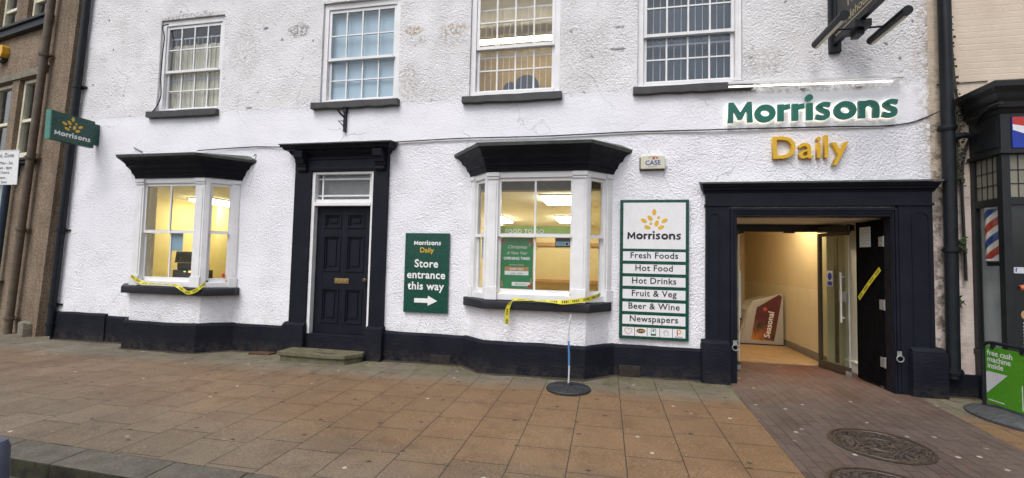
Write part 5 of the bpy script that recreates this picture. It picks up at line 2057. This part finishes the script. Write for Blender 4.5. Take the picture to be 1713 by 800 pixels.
# ------------------------------------------------------------------ things on the pavement
# stone step
t = thing('door_step', 'worn mossy stone step in front of the black panelled door', 'step', (-4.05, -0.28, 0.05))
st = MB()
pl = [(-4.66, -0.10), (-4.66, -0.45), (-3.90, -0.475), (-3.58, -0.44), (-3.43, -0.21), (-3.45, -0.10)]
nn = 6
st.hexa(pl, lambda a, b: 0.118, lambda a, b: 0.175 + 0.02 * (b + .3) + noise.noise(Vector((a * 2, b * 2, 0))) * .008)
st.build('slab', 'step_stone', t, bevel=0.009)
st = MB()
pl2 = [(-4.63, -0.12), (-4.63, -0.425), (-3.92, -0.45), (-3.60, -0.415), (-3.46, -0.20), (-3.47, -0.12)]
st.hexa(pl2, lambda a, b: gz(a, b) - .03, 0.112)
st.build('lower_course', 'step_stone', t, bevel=0.012)
MB().prism([(p[0] * .22 - 3.08, p[1] * .11 - .27) for p in arc(-3.85, -.1, 1, 1, 0, 360, 14)[:-1]], (0, 0, 0), X, Y_, Z, .171, .1725 + .002).build('stain', 'dark_brown', t)
o = MB()
o.hexa([(-5.36, -.10), (-5.36, -.20), (-5.02, -.17), (-4.98, -.02), (-5.22, .0)], lambda a, b: gz(a, b) - .02, lambda a, b: gz(a, b) + .028)
tag(o.build('loose_tile', 'red_tile', bevel=0.006), 'loose red brown tile lying beside the stone step', 'tile')

# flag base with pole
t = thing('flag_stand', 'round black rubber flag base with thin bent white and blue pole', 'flag stand', (-0.42, -0.82, 0.06))
m = MB()
m.lathe((-0.418, -0.80, gz(-.42, -.8)), [(.262, 0.0), (.264, .018), (.255, .028), (.10, .040), (.045, .050), (.04, .075), (.02, .078)], 36)
m.build('base', 'rubber_base', t, smooth=True)
for a in range(0, 360, 45):
    r0, r1 = .06, .24
    m = MB()
    ca, sa = math.cos(R(a)), math.sin(R(a))
    g0 = gz(-.42, -.8)
    m.tube([(-.418 + r0 * ca, -.80 + r0 * sa, g0 + .044), (-.418 + r1 * ca, -.80 + r1 * sa, g0 + .029)], .006, 6)
    m.build('rib', 'rubber_base', t)
pp = spline([(-.418, -.80, .10), (-.412, -.80, .35), (-.425, -.80, .62), (-.42, -.80, .78), (-.40, -.80, .93)], 5)
MB().tube(pp, .010, 8).build('pole', 'rope_white', t, smooth=True)
pp = spline([(-.414, -.80, .33), (-.416, -.80, .45), (-.424, -.80, .62)], 5)
MB().tube(pp, .0125, 8).build('pole_sleeve', 'sleeve_blue', t, smooth=True)

# manhole covers
for (cx, cy, r, lab) in ((2.31, -1.775, .345, 'round cast iron manhole cover set in the brown brick paving'),
                         (1.92, -2.66, .345, 'second round iron cover cut off by the bottom edge of the picture')):
    t = thing('manhole_cover', lab, 'manhole cover', (cx, cy, gz(cx, cy)), 'round iron covers in the brick paving')
    m = MB()
    ring = [(cx + r * math.cos(R(a)), cy + r * math.sin(R(a))) for a in range(0, 360, 8)]
    m.hexa(ring, lambda a, b: gz(a, b) - .01, lambda a, b: gz(a, b) + .008)
    m.build('plate', 'cast_iron_cover', t)
    m = MB()
    b = len(m.v)
    k = 45
    for rr, dz in ((r + .002, .009), (r + .022, .009)):
        pass
    for i in range(k):
        a0, a1 = 2 * math.pi * i / k, 2 * math.pi * (i + 1) / k
        q = []
        for rr, a in ((r + .004, a0), (r + .026, a0), (r + .026, a1), (r + .004, a1)):
            xx, yy_ = cx + rr * math.cos(a), cy + rr * math.sin(a)
            q.append((xx, yy_, gz(xx, yy_) + .010))
        m.face(q)
    m.build('rim', 'bronze_frame', t)
    m = MB()
    for rr in (r * .93, r * .42):
        ringp = [(cx + rr * math.cos(R(a)), cy + rr * math.sin(R(a)), gz(cx, cy) + .008 + .006 * math.cos(R(a)) * rr + .02 * rr * math.sin(R(a))) for a in range(0, 361, 8)]
        m.tube(ringp, .006, 6)
    m.build('raised_ring', 'bronze_frame', t)

# A-board for the cash machine
t = thing('pavement_sign', 'green swing sign on a black hoop frame and rubber base at the right edge', 'pavement sign', (4.0, -.72, .09))
A, Bv = Vector((3.985, -.43, 0)), Vector((4.02, -.99, 0))
u = (Bv - A).normalized()
n = Vector((u.y, -u.x, 0))
if n.x > 0:
    n = -n
L = (Bv - A).length
g0 = .10
hoop = [A + Z * g0, A + Z * .70] + [A + u * (.09 - .09 * math.cos(R(a))) + Z * (.72 + .09 * math.sin(R(a))) for a in (15, 35, 60, 90)]
hoop += [A + u * (L - .09 + .09 * math.sin(R(a))) + Z * (.72 + .09 * math.cos(R(a))) for a in (0, 30, 55, 75)] + [Bv + Z * .70, Bv + Z * g0]
MB().tube(hoop, .017, 10).build('frame', 'black_iron', t, smooth=True)
MB().obox(A, u, Z, n, .035, L - .035, .175, .765, -.006, .006).build('panel', 'panel_green', t, bevel=0.002)
for uu_ in (.12, L - .12):
    MB().obox(A, u, Z, n, uu_ - .02, uu_ + .02, .745, .80, -.012, .012).build('clip', 'black_iron', t)
o0 = A + n * .006
for i, w in enumerate(('free cash', 'machine', 'inside')):
    txt(w, o0 + u * .058 + Z * (.675 - .066 * i), u, Z, n, 'ink_white', t, size=.082, align='LEFT', bold=0.012, spacing=.97)
MB().prism([(.042, .49), (.06, .505), (.285, .505), (.042, .27)], A, u, Z, n, .0065, .0085).build('pale_triangle', 'panel_grey', t)
txt('cashzone', o0 + u * .475 + Z * .44, -Z, u, n, 'ink_white', t, size=.062, align='LEFT', bold=0.02)
MB().obox(A, u, Z, n, .432, .440, .20, .44, .0065, .008).build('print_line', 'ink_white', t)
MB().obox(A, u, Z, n, .06, .24, .207, .214, .0065, .008).build('print_line', 'ink_white', t)
cb = A.lerp(Bv, .5)
m = MB()
g1 = gz(cb.x, cb.y)
m.lathe((cb.x - .02, cb.y - .04, g1 - .01), [(.44, 0.0), (.445, .03), (.40, .055), (.15, .075), (.10, .078)], 32, 'Z', .62, 1.0)
m.build('base', 'rubber_grey', t, smooth=True)

# ------------------------------------------------------------------ barber's building
bb = thing('barber_building', 'cream painted brick building with a black barber shopfront at the right edge', 'building', (6.5, 0, .1))
w_ = MB()
w_.box(3.802, 14.0, 0.03, 8.0, -.1, 7.4)
w_.build('wall', 'cream_painted_brick', bb)
m = MB()
m.prism([(-0.35, 7.4), (4, 9.6), (8.3, 7.4)], (3.8, 0, 0), Y_, Z, X, 0, 10.2)
m.build('roof', 'roof_slate', bb)
m = MB()
m.box(3.862, 4.215, -.03, .029, -.05, .36)
m.build('plinth', 'black_masonry_paint', bb, bevel=.012)
BX, BY = 4.215, -.42
XE = 8.6
sf = MB()
sf.box(BX, XE, BY, .028, -.05, .60)                     # stall riser
sf.box(BX - .012, XE, BY - .014, .028, .602, .665)      # sill
sf.box(BX, BX + .075, BY, BY + .075, .667, 2.84)        # corner post
sf.box(BX, BX + .05, -.035, .028, .667, 2.84)           # wall post
sf.box(BX + .004, BX + .052, BY + .077, -.037, 2.285, 2.37)      # transom, side
for x0, x1 in ((BX + .077, 5.40), (5.48, 6.9), (6.98, XE)):
    sf.box(x0, x1, BY + .004, BY + .052, 2.285, 2.37)
for xx in (5.40, 6.90):
    sf.box(xx + .002, xx + .078, BY, BY + .075, .667, 2.84)
sf.box(BX - .03, XE, BY - .03, .028, 2.842, 2.885)      # ledge under the fascia
sf.box(BX, XE, BY, .028, 2.887, 3.30)                   # fascia box
front = sf.build('shopfront', 'shop_dark', bb, bevel=.004)
cn = MB()
prof = [(3.29, .01), (3.33, .03), (3.345, .06), (3.40, .07), (3.42, .09), (3.44, .10), (3.49, .115), (3.53, .145), (3.545, .155), (3.60, .16), (3.615, .14)]
for (z0, o0), (z1, o1) in zip(prof[:-1], prof[1:]):
    q0 = [(BX - o0, .03), (BX - o0, BY - o0), (XE, BY - o0)]
    q1 = [(BX - o1, .03), (BX - o1, BY - o1), (XE, BY - o1)]
    for i in range(2):
        cn.face([(*q0[i], z0), (*q0[i + 1], z0), (*q1[i + 1], z1), (*q1[i], z1)])
cn.face([(BX - .14, .03, 3.615), (BX - .14, BY - .14, 3.615), (XE, BY - .14, 3.615), (XE, .03, 3.66)])
cn.face([(BX - .01, .03, 3.29), (BX - .01, BY - .01, 3.29), (XE, BY - .01, 3.29), (XE, .03, 3.29)])
cn.build('cornice', 'shop_dark', front)
m = MB()
m.prism([(.02, 2.93), (.36, 2.93), (.36, 3.24), (.02, 3.24)], (BX, BY + .02, 0), Y_, Z, -X, .0005, .006)
m.build('fascia_panel', 'shop_dark', front, bevel=.002)
gs = MB()
gs.box(BX + .024, BX + .03, BY + .077, -.037, .667, 2.283)
for x0, x1 in ((BX + .077, 5.40), (5.48, 6.9), (6.98, XE)):
    gs.box(x0, x1, BY + .024, BY + .03, .667, 2.283)
gs.build('pane', 'window_glass', front)
lg = MB()
lg.box(BX + .024, BX + .032, BY + .077, -.037, 2.372, 2.84)
for x0, x1 in ((BX + .077, 5.40), (5.48, 6.9), (6.98, XE)):
    lg.box(x0, x1, BY + .024, BY + .032, 2.372, 2.84)
lg.build('leaded_light', 'leaded_glass', front)
cm = MB()
for i in range(1, 4):
    yy_ = BY + .077 + (-.037 - BY - .077) * i / 4
    cm.box(BX + .018, BX + .023, yy_ - .004, yy_ + .004, 2.372, 2.84)
for zz in (2.52, 2.67):
    cm.box(BX + .0175, BX + .0225, BY + .077, -.037, zz - .004, zz + .004)
for i in range(12):
    xx = BX + .16 + .11 * i
    cm.box(xx - .004, xx + .004, BY + .018, BY + .023, 2.372, 2.84)
for zz in (2.52, 2.67):
    cm.box(BX + .077, 5.40, BY + .0175, BY + .0225, zz - .004, zz + .004)
cm.build('lead_came', 'shop_dark', front)
ir = MB()
ir.box(BX + .08, XE, .0, .027, .667, 2.84)
ir.mat(1)
ir.box(BX + .055, BX + .06, BY + .08, -.04, .667, 1.62)
ir.box(BX + .055, BX + .06, -.10, -.04, 1.62, 2.28)
ir.mat(0)
ir.box(BX + .06, XE, BY + .08, .0, .64, .667)
ir.build('interior_lining', ['grey_room', 'frosted'], front)
m = MB()
m.box(4.30, XE, BY + .0405, BY + .05, .667, 2.28)
m.build('window_backing', 'shop_dark', front)  # added dark sheet: paints the pane's dark reflection and hides the pole
# barber pole behind the side pane
t = thing('barber_pole', 'red white and blue striped barber pole behind the shop side pane', 'barber pole', (4.365, -.17, 1.66))
MB().lathe((4.365, -.17, 1.70), [(.128, 0), (.128, .56)], 28).build('cylinder', 'barber_stripes', t, smooth=True)
MB().lathe((4.365, -.17, 1.665), [(.09, 0), (.131, .012), (.131, .034)], 28).build('end_cap', 'panel_white', t, smooth=True)
MB().lathe((4.365, -.17, 2.261), [(.131, 0), (.131, .02), (.09, .04)], 28).build('end_cap', 'panel_white', t, smooth=True)
m = MB()
m.box(4.34, 4.39, -.045, .0, 1.70, 2.26)
m.build('bracket', 'shop_dark', t)
# fascia sign
t = thing('barber_sign', 'blue and red fascia panel with a round white emblem above the barber window', 'sign', (5.2, BY, 2.9))
MB().box(BX + .095, 5.75, BY - .012, BY + .01, 2.905, 3.245).build('panel', 'panel_blue', t)
q0 = BX + .095
m = MB()
m.prism([(q0 + .004, 3.165), (q0 + .17, 3.125), (q0 + .26, 3.18), (1.2 + q0, 3.18), (1.2 + q0, 3.242), (q0 + .004, 3.242)], (0, BY - .012, 0), X, Z, OUT, .0005, .002)
m.build('red_field', 'panel_red', t)
m = MB()
m.prism([(q0 + .004, 3.10), (q0 + .15, 3.04), (q0 + .17, 3.125), (q0 + .004, 3.163)], (0, BY - .012, 0), X, Z, OUT, .0006, .0025)
m.prism([(q0 + .30 + .16 * math.cos(R(a)), 3.06 + .135 * math.sin(R(a))) for a in range(0, 360, 18)], (0, BY - .012, 0), X, Z, OUT, .0008, .0031)
m.build('white_emblem', 'panel_white', t)
m = MB()
m.prism([(q0 + .30 + .07 * math.cos(R(a)), 3.11 + .05 * math.sin(R(a))) for a in range(0, 360, 30)], (0, BY - .012, 0), X, Z, OUT, .0032, .0042)
m.build('blue_mark', 'panel_blue', t)
m = MB()
m.prism([(q0 + .25 + .05 * math.cos(R(a)), 3.03 + .028 * math.sin(R(a) + .3)) for a in range(0, 360, 30)], (0, BY - .012, 0), X, Z, OUT, .0034, .0044)
m.build('red_mark', 'panel_red', t)
# menu style posters behind the front pane
t = thing('window_poster', 'dark poster with food pictures in the black shop window at the right edge', 'poster', (4.6, BY + .035, .7))
MB().box(4.305, 4.75, BY + .034, BY + .038, .70, 1.62).build('sheet', 'ink_black', t)
MB().box(4.315, 4.74, BY + .030, BY + .0338, 1.545, 1.61).build('pale_strip', 'panel_white', t)
txt('f', (4.335, BY + .030, 1.56), X, Z, OUT, 'panel_blue', t, size=.06, bold=.02)
m = MB()
m.tube(spline([(4.36, BY + .03, 1.385), (4.42, BY + .028, 1.40), (4.50, BY + .03, 1.42)], 4), .030, 8)
m.build('sausage_picture', 'sausage', t)
m = MB()
m.lathe((4.42, BY + .032, 1.10), [(.055, 0), (.055, .004)], 16, 'Y')
m.lathe((4.47, BY + .032, 1.15), [(.045, 0), (.045, .005)], 16, 'Y')
m.build('bun_picture', 'bread', t)
m = MB()
for i in range(9):
    m.box(4.385, 4.385 + .22 + .08 * (i % 3), BY + .031, BY + .0337, 1.005 - .035 * i, 1.023 - .035 * i)
m.build('print_line', 'panel_white', t)
wire('black cable curving down the barber fascia to the brick wall', [(1676, 172, -.57), (1655, 180, -.40), (1640, 195, -.2), (1628, 220, -.03), (1614, 255, -.02), (1609, 300, -.02), (1612, 380, -.02), (1615, 440, -.02), (1616, 470, -.02)], .017)
wire('thin dark wire stretched across the cream brick above the barber cornice', [(1567, 142, .02), (1590, 140, .02), (1620, 138, .02), (1652, 136, .02)], .006)

# ------------------------------------------------------------------ brown building at the left
LA = R(10.6)
LU = Vector((-math.cos(LA), math.sin(LA), 0))
LN = Vector((-math.sin(LA), -math.cos(LA), 0))
L0 = Vector((-9.66, .03, 0))
lb = thing('brown_building', 'brown roughcast building with cream sash windows at the left edge', 'building', (-12, .5, .05))


def LP(s, z, d=0.0):
    """point of the old leaning front: s metres left of its corner, d in front of the face"""
    return L0 + LU * (s - .07 * (3.0 - z) * -1.0 * -1.0 + 0.0) + Z * z + LN * d


class LMB(MB):
    def lbox(s, s0, s1, z0, z1, d0, d1):
        b = len(s.v)
        for d in (d0, d1):
            for a, z in ((s0, z0), (s1, z0), (s1, z1), (s0, z1)):
                s.v.append(LP(a, z, d))
        s.f += [[b + 3, b + 2, b + 1, b], [b + 4, b + 5, b + 6, b + 7]] + [[b + i, b + (i + 1) % 4, b + 4 + (i + 1) % 4, b + 4 + i] for i in range(4)]
        s.mi += [s.cur] * 6
        return s


def LPs(s, z, d=0.0):
    return L0 + LU * (s + .11 * (3.0 - z)) + Z * z + LN * d


LP = LPs
LW = [(1.12, 1.95, 3.40, 4.92), (2.22, 3.10, 3.40, 4.92), (1.10, 2.02, 6.03, 7.3), (2.45, 3.20, 6.03, 7.3)]
ss = sorted(set([0.0, 7.0] + [k for w in LW for k in w[:2]] + [1.85, 6.2]))
zz_ = sorted(set([-.15, 7.6] + [k for w in LW for k in w[2:]] + [.5, 2.95]))
m = LMB()
HOL = LW + [(1.85, 6.2, .5, 2.95)]
for a, b in zip(ss[:-1], ss[1:]):
    for c, d in zip(zz_[:-1], zz_[1:]):
        ca, cz = (a + b) / 2, (c + d) / 2
        if any(w[0] < ca < w[1] and w[2] < cz < w[3] for w in HOL):
            continue
        m.face([LP(a, c), LP(b, c), LP(b, d), LP(a, d)])
for s0, s1, z0, z1 in HOL:
    m.face([LP(s0, z0), LP(s1, z0), LP(s1, z0, -.25), LP(s0, z0, -.25)])
    m.face([LP(s0, z1), LP(s1, z1), LP(s1, z1, -.25), LP(s0, z1, -.25)])
    m.face([LP(s0, z0), LP(s0, z1), LP(s0, z1, -.25), LP(s0, z0, -.25)])
    m.face([LP(s1, z0), LP(s1, z1), LP(s1, z1, -.25), LP(s1, z0, -.25)])
m.face([LP(0, -.15), LP(0, 7.6), LP(0, 7.6, -7), LP(0, -.15, -7)])
m.face([LP(7, -.15), LP(7, 7.6), LP(7, 7.6, -7), LP(7, -.15, -7)])
m.face([LP(0, 7.6), LP(7, 7.6), LP(7, 7.6, -7), LP(0, 7.6, -7)])
m.lbox(.02, .50, -.1, 7.6, -.01, .055)
m.build('wall', 'brown_roughcast', lb)
m = LMB()
m.lbox(0.90, 3.4, 4.93, 5.06, -.02, .028)
m.build('lintel', 'grey_stone', lb, bevel=.004)
for z0, z1 in ((5.84, 6.02), (3.20, 3.30)):
    m = LMB()
    m.lbox(0.98 if z0 > 5 else 0.94, 3.4, z0, z1 - .05, -.1, .09)
    m.lbox(0.95 if z0 > 5 else 0.92, 3.4, z1 - .049, z1, -.1, .13)
    m.build('string_sill', 'sill_black', lb, bevel=.006)
m = LMB()
m.lbox(0.93, 3.3, 3.302, 3.398, -.2, .07)
m.build('window_sill', 'cream_paint', lb, bevel=.006)
for s0, s1, z0, z1 in LW:
    m = LMB()
    d0, d1 = -.16, -.07
    m.lbox(s0 + .003, s0 + .075, z0, z1, d0, d1)
    m.lbox(s1 - .075, s1 - .003, z0, z1, d0, d1)
    m.lbox(s0 + .077, s1 - .077, z1 - .07, z1 - .003, d0, d1)
    m.lbox(s0 + .077, s1 - .077, z0 + .003, z0 + .07, d0, d1)
    zm = (z0 + z1) / 2 - .05 if z0 < 5 else z0 + .48
    m.lbox(s0 + .077, s1 - .077, zm - .03, zm + .03, d0 + .02, d1 - .01)
    wdw = m.build('window', 'cream_paint', lb, bevel=.005)
    m = LMB()
    m.lbox(s0 + .07, s1 - .07, z0 + .07, z1 - .07, -.125, -.12)
    m.build('pane', 'old_glass', wdw)
    m = LMB()
    m.lbox(s0 - .02, s1 + .02, z0 - .02, z1 + .02, -.40, -.38)
    m.build('backing', 'reflection_slate', wdw)  # sheet coloured to imitate the sky reflected in the glass
m = LMB()
m.lbox(1.852, 6.198, .502, 2.948, -.14, -.12)
m.build('shop_pane', 'frosted', lb)
m = LMB()
m.lbox(1.855, 1.92, .505, 2.945, -.118, -.03)
m.build('shop_frame', 'pipe_blue', lb)
# stone at the foot of the corner
m = MB()
p = at(45, 560, .05)
m.hexa([(p.x - .10, p.y - .0), (p.x - .08, p.y - .10), (p.x + .06, p.y - .11), (p.x + .10, p.y - .0), (p.x + .08, p.y + .1), (p.x - .09, p.y + .1)], -.05, lambda a, b: .34 - .9 * abs(a - p.x + .02))
tag(m.build('corner_stone', 'grey_stone', bevel=.03, smooth=True), 'rough grey guard stone at the foot of the brown corner', 'guard stone')


def lpipe(label, s, z0, z1, r, mat, cols, d=.10, hopper=False):
    pth = [LP(s, z1, d), LP(s, (z0 + z1) / 2, d), LP(s, z0, d)]
    t = thing('drainpipe', label, 'drainpipe', pth[-1])
    MB().tube(pth, r, 14).build('pipe', mat, t, smooth=True)
    for zc_ in cols:
        p = LP(s, zc_, d)
        dd = (pth[0] - pth[-1]).normalized()
        m = MB()
        m.tube([p - dd * .035, p + dd * .035], r * 1.25, 14)
        m.tube([p - dd * .012, p + dd * .012], r * 1.45, 14)
        for k in (-1, 1):
            pass
        q = LMB()
        m.prism([(-r * 2.1, -.015), (r * 2.1, -.015), (r * 2.1, .015), (-r * 2.1, .015)], p - LN * .04, LU, Z, LN, -.05, .0)
        m.build('collar', mat, t, smooth=True)
    if hopper:
        p = LP(s, z1, d)
        m = MB()
        for i, (w0, zt0) in enumerate(((.06, -.12), (.15, .02))):
            pass
        lo = [p + LU * a * .05 + LN * b * .05 - Z * .14 for a, b in ((-1, -1), (1, -1), (1, 1), (-1, 1))]
        hi = [p + LU * a * .16 + LN * b * .11 for a, b in ((-1, -1), (1, -1), (1, 1), (-1, 1))]
        h2 = [q + Z * .13 for q in hi]
        for r0, r1 in ((lo, hi), (hi, h2)):
            for i in range(4):
                m.face([r0[i], r0[(i + 1) % 4], r1[(i + 1) % 4], r1[i]])
        m.face(h2)
        m.face(lo)
        m.build('hopper', mat, t, bevel=.006)
    return t


lpipe('thick brown drainpipe down the front of the brown building', 0.85, -.02, 7.5, .060, 'pipe_brown', (5.2, 3.28, 1.95, .30), .11)
lpipe('dark blue drainpipe with hopper head at the far left edge', 1.62, -.02, 3.04, .055, 'pipe_blue', (.95,), .10, True)
# small alarm box on the brown wall
t = thing('alarm_box', 'yellow alarm box on the brown wall at the left edge', 'alarm box', LP(2.82, 5.35, .05))
p = LP(2.68, 5.52, 0)
m = MB()
m.prism([(-.16, -.02), (-.12, -.10), (.10, -.10), (.16, -.02), (.16, .12), (.10, .15), (-.12, .15), (-.16, .12)], p, LU * -1, Z, LN, .0, .11)
m.build('cover', 'box_yellow', t, bevel=.012)
MB().prism([(-.12, -.16), (.10, -.16), (.13, -.103), (-.14, -.103)], p, LU * -1, Z, LN, .0, .09).build('back_box', 'ink_black', t)
# parking zone plate on its post
zy = -2.0
A, B = at(-38, 253, zy), at(32, 253, zy)
C_ = at(26, 309, zy)
t = thing('zone_sign', 'white parking zone plate with black lettering at the left edge', 'sign', (A.x, zy, gz(A.x, zy)))
MB().box(A.x, B.x, zy, zy + .006, C_.z, A.z).build('plate', 'sign_white', t, bevel=.002)
MB().box(A.x + .01, B.x - .006, zy - .0016, zy - .0003, A.z - .012, A.z - .007).build('border', 'ink_grey', t)
Hh = A.z - C_.z
rx = at(23.5, 266, zy).x
txt('Disc Zone', (rx, zy, A.z - .21 * Hh), X, Z, OUT, 'ink_black', t, size=.13 * Hh / .36 * .36 * 1.35, align='RIGHT')
for i, w in enumerate(('Mon - Sat', '8am - 6pm', '2 hours')):
    txt(w, (at(21 - .8 * i, 280, zy).x - (.03 if i == 2 else 0), zy, A.z - (.415 + .135 * i) * Hh), X, Z, OUT, 'ink_black', t, size=.125 * Hh, align='RIGHT')
for i, w in enumerate(('No return', 'within 1 hour')):
    txt(w, (at(9 + 3 * i, 300, zy).x, zy, A.z - (.83 + .125 * i) * Hh), X, Z, OUT, 'ink_black', t, size=.115 * Hh, align='RIGHT')
xp = A.x + (B.x - A.x) * .30
MB().tube([(xp, zy + .04, gz(xp, zy)), (xp, zy + .04, A.z + .12)], .032, 12).build('post', 'galvanised', t, smooth=True)
# short post by the kerb
t = thing('bollard', 'blue-grey rounded post at the bottom left corner beside the kerb', 'bollard', (-4.08, -3.9, -.16))
MB().lathe((-4.065, -3.9, -.16), [(.085, 0), (.085, .02), (.075, .03), (.072, .36), (.055, .41), (.02, .43)], 20).build('post', 'post_blue_grey', t, smooth=True)

# ------------------------------------------------------------------ weeds
def weed(label, base, n, ln, spread, drop, group='weeds on the right drainpipe'):
    t = thing('wall_weed', label, 'weed', base, group)
    b = Vector(base)
    m = MB()
    for i in range(n):
        a = random.uniform(-math.pi, math.pi)
        d = Vector((math.cos(a) * spread, -abs(math.sin(a)) * .6 * spread, random.uniform(-drop, drop * .8)))
        l_ = ln * random.uniform(.5, 1.0)
        p0 = b + Vector((random.uniform(-.03, .03), 0, random.uniform(-.05, .05)))
        mid = p0 + d * l_ * .6 + Z * l_ * .12
        tip = p0 + d * l_ - Z * l_ * .18
        w = Vector((-d.y, d.x, .3)).normalized() * .010
        m.face([p0, mid + w, tip, mid - w])
        for k in (.35, .55, .75):
            q = p0.lerp(tip, k) + Z * l_ * .08
            for sg_ in (-1, 1):
                e_ = q + w.normalized() * sg_ * .03 + d * .015
                m.face([q, q + d * .02 + Z * .006, e_])
    m.build('leaves', 'fern_green', t)
    return t


weed('tuft of ferns growing from the pipe collar above', (4.01, -.05, 1.86), 60, .14, .8, .7)
weed('thin ferny weed on the pipe near the branch', (4.02, -.03, 2.72), 40, .10, .6, 1.2)
weed('low fern tuft on the pipe close to the barber plinth', (4.03, -.03, 1.2), 26, .09, .6, 1.2)
weed('green weed tuft on the brown wall at the left edge', tuple(LP(1.75, .55, .10)), 40, .16, .7, .8, 'weeds at the left edge')
m = MB()
pp = spline([(4.00, -.02, 5.4), (4.02, -.02, 4.6), (4.05, -.02, 3.9), (4.08, -.02, 3.5), (4.05, -.03, 3.1), (4.07, -.02, 2.6)], 8)
m.tube(pp, .013, 6)
for i in range(260):
    p = Vector(random.choice(pp)) if random.random() < .35 else Vector((4.055 + random.uniform(-.05, .06), -.02, random.uniform(2.55, 3.5)))
    p += Vector((random.uniform(-.035, .035), random.uniform(-.03, .0), random.uniform(-.06, .06)))
    a = random.uniform(0, 6.28)
    r_ = random.uniform(.010, .022)
    m.face([p + Vector((math.cos(a + k) * r_, random.uniform(-.01, .01), math.sin(a + k) * r_)) for k in (0, 1.6, 3.1, 4.7)])
tag(m.build('dry_creeper', 'dry_stem'), 'dead creeper stem with dark moss climbing beside the right drainpipe', 'creeper')
